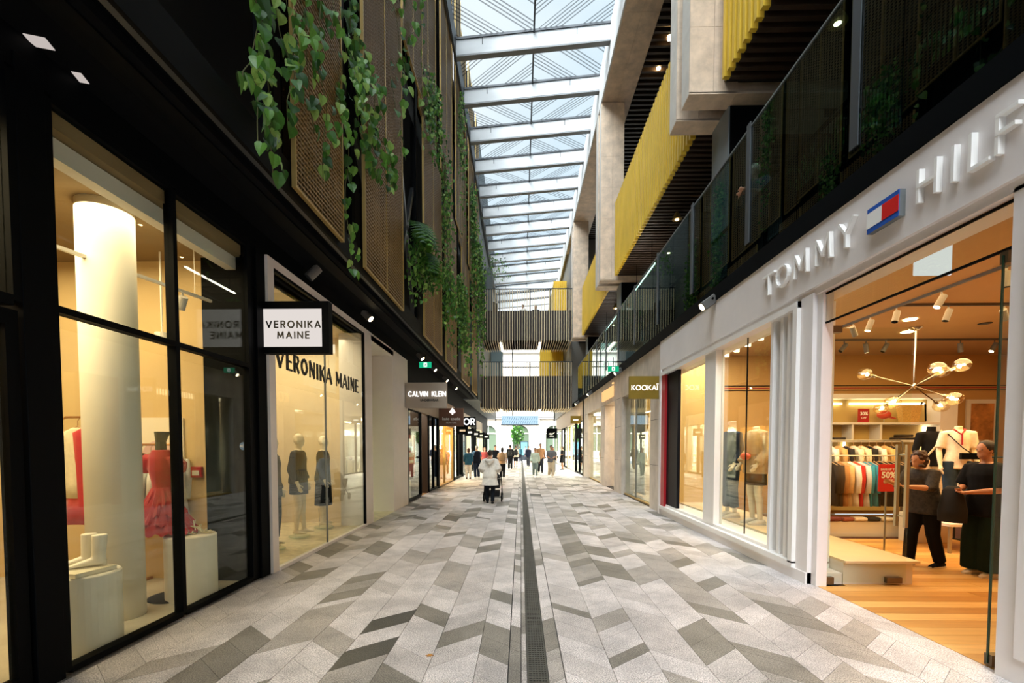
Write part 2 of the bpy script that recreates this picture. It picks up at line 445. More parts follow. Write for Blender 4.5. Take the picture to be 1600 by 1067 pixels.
# fallen leaf
lf = MB(); pts = []
for i in range(18):
    a = 2 * math.pi * i / 18; r = .035 * (1.0 if i % 3 == 0 else .5)
    pts.append((-.74 + r * math.cos(a), 3.62 + r * math.sin(a)))
lf.extr(list(reversed(pts)), 'Z', .006, .002)
tag(lf.build('fallen_leaf', mat('dry_leaf', '#b07a35', .7)), 'small dry brown leaf lying on the pale paving', 'leaf')

# ================================================================ LEFT GROUND FLOOR
XL = -3.38
def room(desc, x0, x1, y0, y1, h, wm, fm, cm, open_side, far=True, near=True, fz=0.0):
    xb = x0 if open_side == '+' else x1
    xa = x1 if open_side == '+' else x0
    d = -.1 if open_side == '+' else .1
    struct('wall_back', bx(min(xb, xb + d), max(xb, xb + d), y0, y1, 0, h), wm, 'back wall of the ' + desc)
    if far: struct('wall_far', bx(x0, x1, y1, y1 + .1, 0, h), wm, 'far side wall of the ' + desc)
    if near: struct('wall_near', bx(x0, x1, y0 - .1, y0, 0, h), wm, 'near side wall of the ' + desc)
    struct('ceiling', bx(x0, x1, y0, y1, h, h + .12), cm, 'ceiling of the ' + desc, 'ceiling')
    return struct('floor', bx(x0, x1, y0, y1, -.2, fz), fm, 'floor of the ' + desc, 'floor')
MARBLE = mat('pale_stone_floor', '#b9b4a6', .25, 0, .2, 1.2)
TERR = mat('cream_mosaic_floor', '#d6caa8', .3, 0, .3, 7)
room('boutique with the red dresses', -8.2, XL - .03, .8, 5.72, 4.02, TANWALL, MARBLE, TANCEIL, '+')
room('boutique with the cream mannequins', -6.6, -3.34, 5.98, 10.0, 4.08, CREAM, TERR, CREAM, '+')
room('underwear shop', -7.5, -3.4, 13.35, 18.4, 3.55, mat('dark_shop_wall', '#4b423a', .6, 0, .1, 2), mat('oak_floor', '#9c7446', .35, 0, .2, 2, stretch=(1, 8, 1)), OFFW, '+')
room('handbag shop with the glowing globes', -6.6, -3.4, 18.6, 22.4, 3.2, mat('gold_shop_wall', '#c79a55', .5, 0, .1, 2), MARBLE, OFFW, '+')
room('shops further down on the left', -7.5, -3.4, 22.6, 44.5, 3.4, OFFW, MARBLE, OFFW, '+', near=False)

def framed_window(name, label, X, ys, z0, z1, m, fw=.06, dep=.08, transoms=(), pane=GLASS, head=True):
    """glazed front in a plane of constant X; ys: mullion centres"""
    w = thing(name, label, 'window', (X, ys[0], 0), kind='structure')
    zs = [z0] + list(transoms) + [z1]
    for i, y in enumerate(ys): bx(X - dep / 2, X + dep / 2, y - fw / 2, y + fw / 2, z0, z1).build('mullion', m, w)
    for i, z in enumerate(zs):
        for a, b in zip(ys[:-1], ys[1:]): bx(X - dep / 2, X + dep / 2, a + fw / 2, b - fw / 2, z - fw / 2, z + fw / 2).build('sill' if i == 0 else 'transom', m, w)
    for a, b in zip(ys[:-1], ys[1:]):
        for c, d in zip(zs[:-1], zs[1:]):
            bx(X - .005, X + .005, a + fw / 2, b - fw / 2, c + fw / 2, d - fw / 2).build('pane', pane, w)
    return w
# --- near boutique: door, post, big window
framed_window('window_1', 'black framed boutique window with white column and red dresses behind it', XL, [3.235, 4.40, 5.585], .04, 4.16, BLACK, .05, .09, (2.69,))
struct('trim_1', bx(XL - .14, XL + .05, 3.02, 3.21, 0, 4.3), BLACK, 'thick black post between the boutique door and its window', 'post', .004)
d1 = thing('door_1', 'black framed glass boutique door at the left edge', 'door', (XL, 2.5, 0), kind='structure')
MB().box(XL - .04, XL + .03, 1.8, 1.88, .0, 2.6).box(XL - .04, XL + .03, 2.92, 3.0, 0, 2.6).build('stile', BLACK, d1)
bx(XL - .04, XL + .03, 1.88, 2.92, 0, .14).build('bottom_rail', BLACK, d1)
bx(XL - .04, XL + .03, 1.88, 2.92, 2.5, 2.6).build('top_rail', BLACK, d1)
bx(XL - .006, XL + .006, 1.88, 2.92, .14, 2.5).build('pane', GLASS, d1)
MB().tube([(XL + .03, 2.02, .9), (XL + .08, 2.02, .9), (XL + .08, 2.02, 1.7), (XL + .03, 2.02, 1.7)], .014).build('handle', BLACK, d1)
framed_window('window_2', 'transom glazing above the black framed boutique door', XL, [1.8, 3.0], 2.66, 4.16, BLACK, .07, .09)
struct('wall_left', bx(XL - .2, XL + .03, -18, 1.8, 0, 4.3), BLACK, 'black wall beside the boutique door at the left edge')
struct('trim_15', bx(-3.62, -3.5, .9, 5.6, 3.86, 4.01), OFFW, 'cream bulkhead edge along the boutique ceiling behind the glass', 'bulkhead')
# pier
struct('trim_2', bx(-3.95, XL + .02, 5.62, 5.74, 0, 4.3).box(XL - .35, XL + .05, 5.74, 5.94, 0, 4.3), BLACK, 'black pier between the two boutiques', 'pier', .004)
stk = thing('security_sticker', 'small round blue sticker on the black pier beside the boutique window', 'sticker', (XL + .021, 5.68, 1.75))
MB().tube([(-3.46, 5.618, 1.70), (-3.46, 5.612, 1.70)], .05, 16).build('disc', mat('sticker_blue', '#5b83b8', .4), stk)
text('ADT', .045, (-3.46, 5.610, 1.70), 'cam', LETTERW, stk, 'lettering', .001)
# black header band and soffit
struct('trim_3', bx(XL - .3, XL + .04, -18, 13.3, 4.19, 4.45).box(XL - .3, XL, 13.3, 46, 3.62, 4.45), BLACK, 'black header band above the left shop fronts', 'header')
sof = struct('ceiling', bx(XL - .3, -2.72, -18, 26.5, 4.45, 4.62), BLACK2, 'flat black soffit over the left shop fronts', 'soffit')
for i, (xa, xb, za) in enumerate(((-2.72, -2.64, 4.52), (-2.62, -2.55, 4.46), (-2.53, -2.49, 4.42))):
    bx(xa, xb, -18, 26.5, za, 4.75).build('edge_channel', BLACK if i != 1 else DARKGREY, sof)
bx(-3.0, -2.8, -18, 26.5, 4.43, 4.46).build('edge_channel', BLACK, sof)

# --- interior of the near boutique
tag(MB().lathe([(.225, 0), (.225, 4.02)], (-4.03, 4.42, 0), 40).build('column', mat('white_column', '#e4e0d2', .6, 0, .04, 2), smooth=True), 'thick round white column behind the boutique window', 'column')
PL = mat('white_plinth', '#e2ded2', .55, 0, .04, 3)
def plinth(x, y, r, h, label):
    o = MB().lathe([(r, 0), (r, h - .012), (r - .01, h)], (x, y, 0), 40).build('display_plinth', PL); return tag(o, label, 'plinth')
plinth(-3.70, 3.74, .25, .64, 'round white plinth under the white ankle boots')
plinth(-3.72, 5.02, .25, .71, 'round white plinth under the strappy sandals')
plinth(-3.85, 2.85, .26, .95, 'white plinth behind the glass of the black door')
bk = thing('display_book', 'cream coffee table book under the white ankle boots', 'book', (-3.72, 3.66, .64))
MB().obox((-3.66, 3.70, .644), (.30, .32, .006), (0, 0, -.2)).obox((-3.66, 3.70, .676), (.30, .32, .006), (0, 0, -.2)).build('cover', mat('book_cover', '#d9d3bd', .5), bk)
MB().obox((-3.66, 3.70, .660), (.29, .31, .026), (0, 0, -.2)).build('pages', mat('paper', '#e8e2cf', .8), bk)
BOOT = mat('white_leather', '#e9e3d3', .4)
def boot(x, y, z, rz, label):
    t = thing('ankle_boot', label, 'boot', (x, y, z), rz, 'white ankle boots on the plinth', local=True)
    m = MB()
    m.loft([m.ering((0, -.02, .02), .035, .05), m.ering((0, -.02, .10), .036, .048), m.ering((0, -.025, .18), .046, .052), m.ering((0, -.03, .27), .052, .056)])
    m.loft([[(p[0], -.06, p[2]) for p in [(.028 * math.cos(a), 0, .035 + .03 * math.sin(a)) for a in [2 * math.pi * i / 10 for i in range(10)]]],
            [(.036 * math.cos(a), .04, .042 + .036 * math.sin(a)) for a in [2 * math.pi * i / 10 for i in range(10)]],
            [(.036 * math.cos(a), .12, .03 + .022 * math.sin(a)) for a in [2 * math.pi * i / 10 for i in range(10)]],
            [(.014 * math.cos(a), .18, .018 + .010 * math.sin(a)) for a in [2 * math.pi * i / 10 for i in range(10)]]])
    m.build('upper', BOOT, t, remesh=.008)
    MB().extr([(-.028, -.06), (.028, -.06), (.036, .05), (.034, .12), (.012, .185), (-.012, .185), (-.034, .12), (-.036, .05)][::-1], 'Z', .008, 0.0).build('sole', mat('boot_sole', '#cfc8b4', .6), t)
    MB().lathe([(.026, 0), (.03, .05)], (0, -.045, 0), 10).build('heel', BOOT, t)
    return t
boot(-3.74, 3.80, .68, R(140), 'white pointed ankle boot further from the glass on the book')
boot(-3.61, 3.76, .68, R(138), 'white pointed ankle boot nearest the glass on the book')
SAND = mat('strap_leather', '#d9cfae', .35)
def sandal(x, y, z, rz, label):
    t = thing('strappy_sandal', label, 'sandal', (x, y, z), rz, 'sandals on the plinth', local=True)
    MB().loft([[(-.025, -.09, .085), (.025, -.09, .085), (.025, -.09, .092), (-.025, -.09, .092)], [(-.03, -.03, .07), (.03, -.03, .07), (.03, -.03, .077), (-.03, -.03, .077)],
               [(-.036, .05, .012), (.036, .05, .012), (.036, .05, .019), (-.036, .05, .019)], [(-.03, .13, .004), (.03, .13, .004), (.03, .13, .011), (-.03, .13, .011)]]).build('sole', SAND, t)
    MB().tube([(0, -.085, .085), (0, -.09, .0)], [.012, .006]).build('heel', SAND, t)
    for (a, b, h) in ((.06, .06, .045), (.10, .10, .035), (-.02, .03, .10), (-.08, -.03, .15)):
        MB().tube([(-.035, a, .02 + max(0, -a) * .8), (-.02, (a + b) / 2, h), (.02, (a + b) / 2, h), (.035, b, .02 + max(0, -b) * .8)], .006, 6).build('strap', SAND, t)
    return t
sandal(-3.78, 4.98, .711, R(-70), 'strappy gold sandal on the left of the plinth')
sandal(-3.64, 5.06, .711, R(-80), 'strappy gold sandal on the right of the plinth')
# red tutu dress on a stand
dr = thing('dress_form', 'red tutu dress on a black dress stand behind the boutique window', 'dress', (-4.03, 5.02, 0), 0, local=True)
m = MB(); m.lathe([(.26, 0), (.26, .012), (.23, .02)], (.12, 0, 0), 28).build('base_plate', BLACK, dr)
MB().tube([(.02, 0, .01), (.02, 0, 1.1)], .018).build('pole', DARKGREY, dr)
m = MB()
m.loft([m.ering((0, 0, 1.20), .10, .08), m.ering((0, 0, 1.30), .105, .085), m.ering((0, 0, 1.42), .135, .10), m.ering((0, 0, 1.56), .14, .09), m.ering((0, 0, 1.66), .10, .06)])
m.tube([(-.13, 0, 1.58), (-.19, .02, 1.48), (-.19, .04, 1.40)], [.07, .085, .05]); m.tube([(.13, 0, 1.58), (.19, .02, 1.48), (.19, .04, 1.40)], [.07, .085, .05])
m.build('bodice', REDCLOTH, dr, remesh=.014)
for q in range(4):
    m = MB(); z1 = 1.24 - q * .1; rings = []
    for i in range(4):
        u = i / 3; ring = []
        for j in range(72):
            a = 2 * math.pi * j / 72; r = .10 + q * .035 + u * (.085 + .02 * q) + (.02 * u) * math.sin(j * 2.1 + q * 2) * (1 if j % 2 else -1)
            ring.append((r * math.cos(a), r * .82 * math.sin(a), z1 - u * .20 - .02 * u * math.sin(j * 1.7)))
        rings.append(ring)
    m.loft(rings, False).build('ruffle_tier', REDCLOTH, dr, smooth=False)
m = MB(); m.tube([(0, 0, 1.64), (0, 0, 1.76)], [.055, .048], 12).build('neck', mat('form_fabric', '#3d4a44', .8), dr)
m = MB(); m.loft([m.ering((0, 0, 1.75), .05, .05), m.ering((.02, 0, 1.86), .075, .075)]).build('neck_cap', mat('form_cap', '#3d4a44', .5), dr)
# hung red gown
def rail(label, p, q, z, m, group=None):
    t = thing('clothes_rail', label, 'clothes rail', (p[0], p[1], 0), 0, group)
    p = Vector((p[0], p[1], 0)); q = Vector((q[0], q[1], 0)); up = Vector((0, 0, 1)); r = .07
    d = (q - p).normalized()
    MB().tube([p + up * .02, p + up * (z - r), p + up * (z - r * .3) + d * r * .3, p + up * z + d * r, q + up * z - d * r, q + up * (z - r * .3) - d * r * .3, q + up * (z - r), q + up * .02], .014, 8).build('tube', m, t, smooth=True)
    for e in (p, q): MB().bar(e + d.cross(up) * .2 + up * .015, e - d.cross(up) * .2 + up * .015, .04, .03).build('foot', m, t)
    return t
COPPER = mat('copper_tube', '#b98a5c', .3, .7)
WOODH = mat('hanger_wood', '#b08a5c', .5)
HWIRE = mat('hanger_wire', '#888780', .3, .8)
def garment(label, loc, rz, col, L=.75, w=.21, sleeve=.45, hem=1.15, group=None, name='hanging_garment', thick=.055, hanger=True, cat='garment', slim=False):
    """clothing hung on a hanger; local x = across shoulders, hook at local origin"""
    t = thing(name, label, cat, loc, rz, group, local=True)
    mt = col if not isinstance(col, str) else mat('cloth_' + col.strip('#'), col, .9, 0, .12, 14, spec=.15)
    if hanger:
        h = MB(); h.tube([(0, 0, -.10), (0, 0, -.03), (.02, 0, 0), (0, 0, .012), (-.018, 0, 0)], .004, 5); h.tube([(-w * .9, 0, -.165), (0, 0, -.095), (w * .9, 0, -.165)], .009, 6)
        h.build('hanger', WOODH, t)
    m = MB(); seed = random.random() * 6
    def rg(z, rx, ry, fold=0):
        o = []
        for j in range(20):
            a = 2 * math.pi * j / 20; k = 1 + fold * math.sin(j * 2.7 + seed)
            o.append((rx * math.cos(a) * k, ry * math.sin(a) * (1 + fold * 2.2 * math.sin(j * 1.9 + seed * 2)), z))
        return o
    m.loft([rg(-.11, .05, .03), rg(-.135, w * .55, .035), rg(-.17, w * .98, thick * .8), rg(-.24, w * .95, thick), rg(-.45, w * .88, thick * 1.05, .05), rg(-.11 - L * .8, w * hem * .95, thick * 1.15, .1), rg(-.11 - L, w * hem, thick * 1.2, .14)])
    m.build('body', mt, t, smooth=True)
    if sleeve:
        for s in (-1, 1):
            MB().tube([(s * w * .86, 0, -.18), (s * w * 1.12, .01, -.18 - sleeve * .45), (s * w * 1.16, .03, -.18 - sleeve)], [(.05, .06), (.045, .055), (.038, .045)], 10).build('sleeve', mt, t, smooth=True)
    return t
rail('copper clothes rail holding the long red gown', (-5.25, 5.1), (-4.55, 5.1), 2.03, COPPER)
garment('long red gown hanging from the copper rail', (-4.93, 5.1, 2.02), R(12), REDCLOTH, 1.1, .17, 0, 1.5, name='gown')
garment('pale cream dress hanging behind the red gown', (-5.05, 5.1, 2.02), R(20), '#d9cdb0', .8, .16, .3, 1.2, name='gown')
tag(MB().loft([[(-4.62 + .03 * math.cos(a) * s_, 4.9 + .03 * math.sin(a) * s_, z) for a in [2 * math.pi * i / 8 for i in range(8)]] for z, s_ in ((.0, 1.6), (.9, 1.2), (1.85, .6))]).build('draped_scarf', mat('beige_cloth', '#c39a6a', .8)), 'long beige scarf hanging beside the red gown', 'scarf')
rail('clothes rail with pale blouses behind the red tutu dress', (-4.75, 5.5), (-4.2, 5.5), 1.72, COPPER)
for i, c in enumerate(('#20222a', '#dfe6e6', '#cfdada', '#e6e8e4')):
    garment(ORD[i] + ' blouse from the column on the rail behind the tutu dress', (-4.66 + i * .12, 5.5, 1.71), R(75), c, .8, .2, .5, 1.1, 'blouses behind the tutu dress', 'blouse')
# wall poster with a figure in a red dress
po = thing('poster', 'boutique poster of a figure in a long red dress beside the tutu', 'poster', (-4.620, 5.62, .9))
bx(-4.920, -4.280, 5.69, 5.715, .86, 2.06).build('board', mat('poster_cream', '#e6dcc6', .6), po)
MB().extr([(-4.820 + .0, .92), (-4.380, .92), (-4.380, 1.55)] + [(-4.600 + .22 * math.cos(a), 1.55 + .22 * math.sin(a)) for a in [math.pi * i / 10 for i in range(1, 10)]] + [(-4.820, 1.55)], 'Y', 5.688, 5.684).build('arch_print', mat('poster_pink', '#d9b6b0', .6), po)
MB().extr([(-4.670, .95), (-4.530, .95), (-4.545, 1.40), (-4.560, 1.52), (-4.640, 1.52), (-4.655, 1.40)], 'Y', 5.683, 5.680).build('dress_print', mat('print_red', '#8f1018', .6), po)
MB().extr([(-4.640, 1.50), (-4.560, 1.50), (-4.545, 1.60), (-4.585, 1.62), (-4.640, 1.58)], 'Y', 5.682, 5.678).build('bodice_print', mat('print_black', '#17131a', .6), po)
MB().extr([(-4.600 + .032 * math.cos(a), 1.69 + .042 * math.sin(a)) for a in [2 * math.pi * i / 12 for i in range(12)]], 'Y', 5.681, 5.676).build('head_print', mat('print_skin', '#8e6348', .6), po)
MB().extr([(-4.600 + .045 * math.cos(a), 1.71 + .045 * math.sin(a)) for a in [math.pi * i / 10 - .2 for i in range(11)]], 'Y', 5.680, 5.674).build('hair_print', mat('print_hair', '#1d120e', .6), po)
fa = thing('fire_call_point', 'red fire alarm box on the tan boutique wall', 'fire alarm', (-4.07, 5.7, 1.3))
bx(-4.19, -4.05, 5.68, 5.718, 1.30, 1.44).build('case', RED, fa, bev=.005)
bx(-4.165, -4.075, 5.672, 5.682, 1.33, 1.39).build('window', mat('call_glass', '#cfc8b8', .3), fa)
# small clothes rail behind the door
rail('black clothes rail with dark jackets behind the black door', (-4.6, 2.2), (-4.6, 3.1), 1.85, DARKGREY)
for i in range(3): garment(ORD[i] + ' dark jacket on the rail behind the black door', (-4.6, 2.45 + i * .22, 1.84), R(8 * i), '#2a2a24', .8, .2, .55, 1.05, 'dark jackets behind the door', 'jacket')

# ---- track lights
CAN = mat('spot_can_white', '#d9d3c6', .4)
CANB = mat('spot_can_grey', '#5a5854', .5)
def make_spot(name, label, loc, rz, tilt, m, glow, group, hang=.1, r=.045, L=.15):
    t = thing(name, label, 'spotlight', loc, rz, group, local=True)
    MB().tube([(0, 0, 0), (0, 0, -hang)], .012, 8).build('stem', m, t)
    d = Vector((0, math.sin(tilt), -math.cos(tilt))); c = Vector((0, 0, -hang))
    MB().tube([c - d * L * .35, c + d * L * .65], r, 16).build('can', m, t, smooth=False)
    MB().tube([c + d * L * .651, c + d * (L * .66)], r * .84, 16).build('lens', glow, t)
    return t
tr = thing('light_track', 'white ceiling light track inside the red dress boutique', 'light track', (-3.75, 4.6, 3.55))
MB().bar((-4.1, 3.9, 3.45), (-3.75, 5.5, 3.45), .035, .03).build('rail', CAN, tr)
for (x, y) in ((-4.02, 4.25), (-3.8, 5.3)): MB().tube([(x, y, 3.46), (x, y, 4.02)], .004, 5).build('suspension_wire', CAN, tr)
make_spot('track_spotlight', 'white track spotlight right of the round column', (-3.98, 4.46, 3.44), R(60), R(35), CAN, LAMPW, 'spotlights on the boutique track')
make_spot('track_spotlight', 'white track spotlight near the black pier', (-3.83, 5.14, 3.44), R(60), R(35), CAN, LAMPGLOW, 'spotlights on the boutique track')
cm_ = thing('dome_camera', 'small white dome camera under the boutique ceiling beams', 'camera', (-4.3, 5.4, 3.2))
MB().lathe([(.075, .06), (.08, .0), (.075, -.02)], (-4.32, 5.45, 3.0), 16).tube([(-4.32, 5.45, 3.04), (-4.32, 5.45, 4.02)], .012).build('housing', CAN, cm_)
MB().ell((-4.32, 5.45, 2.98), (.055, .055, .05)).build('dome', DARKGREY, cm_, smooth=True)

# ================================================================ FIGURES
def lerp(a, b, t): return Vector(a) + (Vector(b) - Vector(a)) * t
def figure(name, label, cat, loc, face, H=1.7, vox=.02, skin='#c99a7d', pose=None, top=None, bottom=None, hair=None, shoes=None, group=None,
           head=True, mann=False, hands=True, eyes=False, base=None, fat=1.0, extra=None):
    """body as one remeshed surface in its own frame (facing +y), clothing as children"""
    t = thing(name, label, cat, loc, R(face), group, local=True)
    s = H / 1.75; P = dict(hipL=(-.09, 0, .92), hipR=(.09, 0, .92), knL=(-.10, .02, .50), knR=(.10, .02, .50), anL=(-.10, -.02, .085), anR=(.10, -.02, .085),
             shL=(-.175, 0, 1.42), shR=(.175, 0, 1.42), elL=(-.225, -.03, 1.14), elR=(.225, -.03, 1.14), wrL=(-.235, .06, .90), wrR=(.235, .06, .90),
             lean=0.0, hx=0, hy=0, hz=0, headturn=0)
    P.update(pose or {})
    for k, v in list(P.items()):
        if isinstance(v, tuple): P[k] = Vector(v)
    ly = P['lean']
    def sh(v, z=None):
        v = Vector(v); k = max(0, min(1, (v.z - .92) / .5)); return Vector((v.x, v.y + ly * k, v.z))
    for k in ('shL', 'shR'): P[k] = sh(P[k])
    S = lambda v: Vector(v) * s
    skm = MANN if mann else mat('skin_' + skin.strip('#'), skin, .5)
    f = fat
    hc = Vector((P['hx'], ly * 1.1 + P['hy'] + .01, 1.635 + P['hz']))
    TOR = [(.84, .10, .075, 0), (.90, .165, .105, -.01), (.98, .165, .108, -.01), (1.10, .132, .092, 0), (1.22, .145, .10, .005), (1.32, .162, .108, .005), (1.40, .168, .092, 0), (1.45, .115, .072, 0), (1.475, .065, .06, 0)]
    def torso(m, z0, z1, g, flare=0, n=16):
        rr = []
        zs = [z0] + [q[0] for q in TOR if z0 + .02 < q[0] < z1 - .02] + [z1]
        for z in zs:
            a = TOR[0]; b = TOR[-1]
            for i in range(len(TOR) - 1):
                if TOR[i][0] <= z <= TOR[i + 1][0]: a, b = TOR[i], TOR[i + 1]
            u = 0 if b[0] == a[0] else (z - a[0]) / (b[0] - a[0]); u = max(0, min(1, u))
            if z < TOR[0][0]: rx, ry, yo = .165, .105, -.01
            else: rx, ry, yo = (a[j] + (b[j] - a[j]) * u for j in (1, 2, 3))
            if flare and z < 1.2: rx = max(rx, .14) + flare * (1.2 - z); ry = max(ry, .10) + flare * .8 * (1.2 - z)
            y = yo + ly * max(0, min(1, (z - .92) / .5))
            rr.append([S(p) for p in m.ering((0, y, z), rx * f + g, ry * f + g, n)])
        m.loft(rr)
    m = MB(); torso(m, .84, 1.475, 0)
    if head:
        m.tube([S((0, ly, 1.44)), S(lerp((0, ly, 1.47), hc, .45)), S(hc)], [.056 * s, .050 * s, .055 * s], 12)
        m.ell(S(hc + Vector((0, .0, .015))), (.074 * s, .092 * s, .105 * s), 16, 11)
        m.ell(S(hc + Vector((0, .028, -.055))), (.052 * s, .062 * s, .062 * s), 12, 8)
        ca, sa = math.cos(P['headturn']), math.sin(P['headturn'])
        def hd(x, y, z): return S(hc + Vector((x * ca - y * sa, x * sa + y * ca, z)))
        m.ell(hd(0, .090, -.012), (.010 * s, .014 * s, .020 * s), 8, 5); m.ell(hd(0, .079, -.056), (.018 * s, .008 * s, .007 * s), 8, 5)
        for q in (-1, 1): m.ell(hd(q * .074, -.005, -.01), (.010 * s, .018 * s, .030 * s), 8, 5)
    else:
        m.tube([S((0, ly, 1.44)), S((0, ly + .01, 1.53))], [.056 * s, .048 * s], 14)
    for q in 'LR':
        sg = -1 if q == 'L' else 1
        a, e, w = P['sh' + q], P['el' + q], P['wr' + q]
        m.tube([S(a + Vector((-sg * .05, 0, -.01))), S(a), S(lerp(a, e, .5)), S(e), S(lerp(e, w, .35)), S(w)], [k * s * (.5 + f / 2) for k in (.055, .056, .048, .041, .042, .028)], 10)
        d = (w - e).normalized(); side = Vector((sg, 0, 0)); side = (side - d * side.dot(d)).normalized(); nrm = d.cross(side)
        if hands:
            pc = w + d * .05
            m.tube([S(w - d * .01), S(w + d * .04), S(w + d * .085)], [(.024 * s, .024 * s), (.032 * s, .024 * s), (.034 * s, .020 * s)], 10)
            fwd = Vector((0, 1, 0)); fwd = (fwd - d * fwd.dot(d));
            fwd = fwd.normalized() if fwd.length > .05 else side
            inn = d.cross(fwd) * -sg
            for i, (o_, l_) in enumerate(((.026, .065), (.009, .078), (-.009, .072), (-.026, .055))):
                b0 = w + d * .078 + fwd * o_
                m.tube([S(b0), S(b0 + d * l_ * .5 + inn * .008), S(b0 + d * l_ + inn * .03)], [.0095 * s, .009 * s, .007 * s], 6)
            b0 = w + d * .03 + fwd * .026
            m.tube([S(b0), S(b0 + d * .03 + fwd * .03), S(b0 + d * .065 + fwd * .032 + inn * .012)], [.012 * s, .011 * s, .008 * s], 6)
        h_, k_, n_ = P['hip' + q], P['kn' + q], P['an' + q]
        m.tube([S(h_ + Vector((0, 0, .03))), S(lerp(h_, k_, .35)), S(k_), S(lerp(k_, n_, .3) + Vector((0, -.012, 0))), S(n_), S(n_ + Vector((0, 0, -.045)))], [x_ * s * (.6 + .4 * f) for x_ in (.088, .080, .056, .054, .036, .036)], 12)
        fd = n_ + Vector((0, .06, -.052))
        m.loft([[S(n_ + Vector((.03 * math.cos(a), -.055, -.05 + .03 * math.sin(a)))) for a in [2 * math.pi * i / 10 for i in range(10)]],
                [S(n_ + Vector((.036 * math.cos(a), .0, -.04 + .042 * math.sin(a)))) for a in [2 * math.pi * i / 10 for i in range(10)]],
                [S(n_ + Vector((.042 * math.cos(a), .10, -.058 + .024 * math.sin(a)))) for a in [2 * math.pi * i / 10 for i in range(10)]],
                [S(n_ + Vector((.03 * math.cos(a), .165, -.066 + .014 * math.sin(a)))) for a in [2 * math.pi * i / 10 for i in range(10)]]])
    m.build('body', skm, t, remesh=min(vox, .011) if (hands and vox < .018) else vox, sm=2)
    g = .014 + vox * .35
    def cm(c): return c if not isinstance(c, str) else mat('cloth_' + c.strip('#'), c, .9, 0, .15, 14, spec=.15)
    for tp in (top if isinstance(top, list) else [top] if top else []):
        m = MB(); e = tp.get('ease', g); torso(m, tp.get('hem', .86), tp.get('neck', 1.465), e, max(.10, tp.get('flare', 0)))
        sl_ = tp.get('sleeve', 1.0)
        for q in 'LR':
            if not sl_: break
            a, el, w = P['sh' + q], P['el' + q], P['wr' + q]; sg = -1 if q == 'L' else 1
            r0 = .050 + e; r1 = .042 + e + tp.get('wide', 0); r2 = .034 + e * .9 + tp.get('wide', 0)
            pts = [a + Vector((-sg * .06, 0, -.01)), a, lerp(a, el, min(1, sl_ * 2))]; rs = [r0, r0, r0 + (r1 - r0) * min(1, sl_ * 2)]
            if sl_ > .5: pts.append(lerp(el, w, sl_ * 2 - 1)); rs.append(r1 + (r2 - r1) * (sl_ * 2 - 1))
            m.tube([S(p) for p in pts], [r * s for r in rs], 12)
        m.build(tp.get('name', 'top'), cm(tp['c']), t, remesh=vox, sm=2)
        if tp.get('hood'):
            h = MB()
            h.tube([S((-.13, -.02, 1.47)), S((-.12, -.10, 1.44)), S((0, -.15, 1.40)), S((.12, -.10, 1.44)), S((.13, -.02, 1.47))], [.035 * s, .05 * s, .06 * s, .05 * s, .035 * s], 10)
            h.tube([S((-.11, -.10, 1.42)), S((0, -.16, 1.30)), S((.11, -.10, 1.42))], [.03 * s, .045 * s, .03 * s], 10)
            h.build('hood', cm(tp['c']), t, remesh=vox, sm=3)
    if bottom:
        bm = bottom; e = bm.get('ease', g * .9); m = MB()
        if bm.get('kind') == 'skirt':
            z1 = bm.get('waist', 1.06); z0 = bm['hem']; fl = bm.get('flare', .05); n = 24; rr = []
            for i in range(6):
                u = i / 5; z = z1 + (z0 - z1) * u; rx = .118 + .047 * min(1, u * 2.2) + fl * u; ring = []
                for j in range(n):
                    a = 2 * math.pi * j / n; k = 1 + .04 * u * math.sin(j * 3.1)
                    ring.append(S(((rx + e) * f * math.cos(a) * k, (rx * .72 + e) * f * math.sin(a) * k, z)))
                rr.append(ring)
            m.loft(rr).build('skirt', cm(bm['c']), t, smooth=True)
        else:
            torso(m, .84, bm.get('waist', 1.04), e * .9); w_ = bm.get('wide', 0); ln = bm.get('len', 1.0)
            for q in 'LR':
                h_, k_, n_ = P['hip' + q], P['kn' + q], P['an' + q]
                pts = [h_ + Vector((0, 0, .04)), lerp(h_, k_, .4), k_]; rs = [.092 + e, .084 + e, .060 + e + w_ * .5]
                if ln > .5: pts.append(lerp(k_, n_, (ln - .5) * 2)); rs.append(.045 + e + w_)
                m.tube([S(p) for p in pts], [r * s * (.6 + .4 * f) for r in rs], 12)
            m.build(bm.get('name', 'trousers'), cm(bm['c']), t, remesh=vox, sm=2)
    if shoes:
        for q in 'LR':
            n_ = P['an' + q]; m = MB(); rg = lambda y, rx, zc, rz_: [S(n_ + Vector((rx * math.cos(a), y, zc + rz_ * math.sin(a)))) for a in [2 * math.pi * i / 12 for i in range(12)]]
            m.loft([rg(-.075, .035, -.045, .035), rg(-.03, .045, -.035, .05), rg(.05, .050, -.048, .042), rg(.12, .052, -.058, .030), rg(.185, .030, -.066, .018)])
            sh_ = m.build('shoe', cm(shoes), t, smooth=True)
            MB().extr([tuple(S((n_.x + x, n_.y + y, 0))[:2]) for x, y in ((-.04, -.08), (.04, -.08), (.055, .05), (.05, .13), (.02, .19), (-.02, .19), (-.05, .13), (-.055, .05))][::-1], 'Z', (n_.z - .065) * s, (n_.z - .0849) * s).build('sole', mat('sole_white', '#d9d5cc', .6), t)
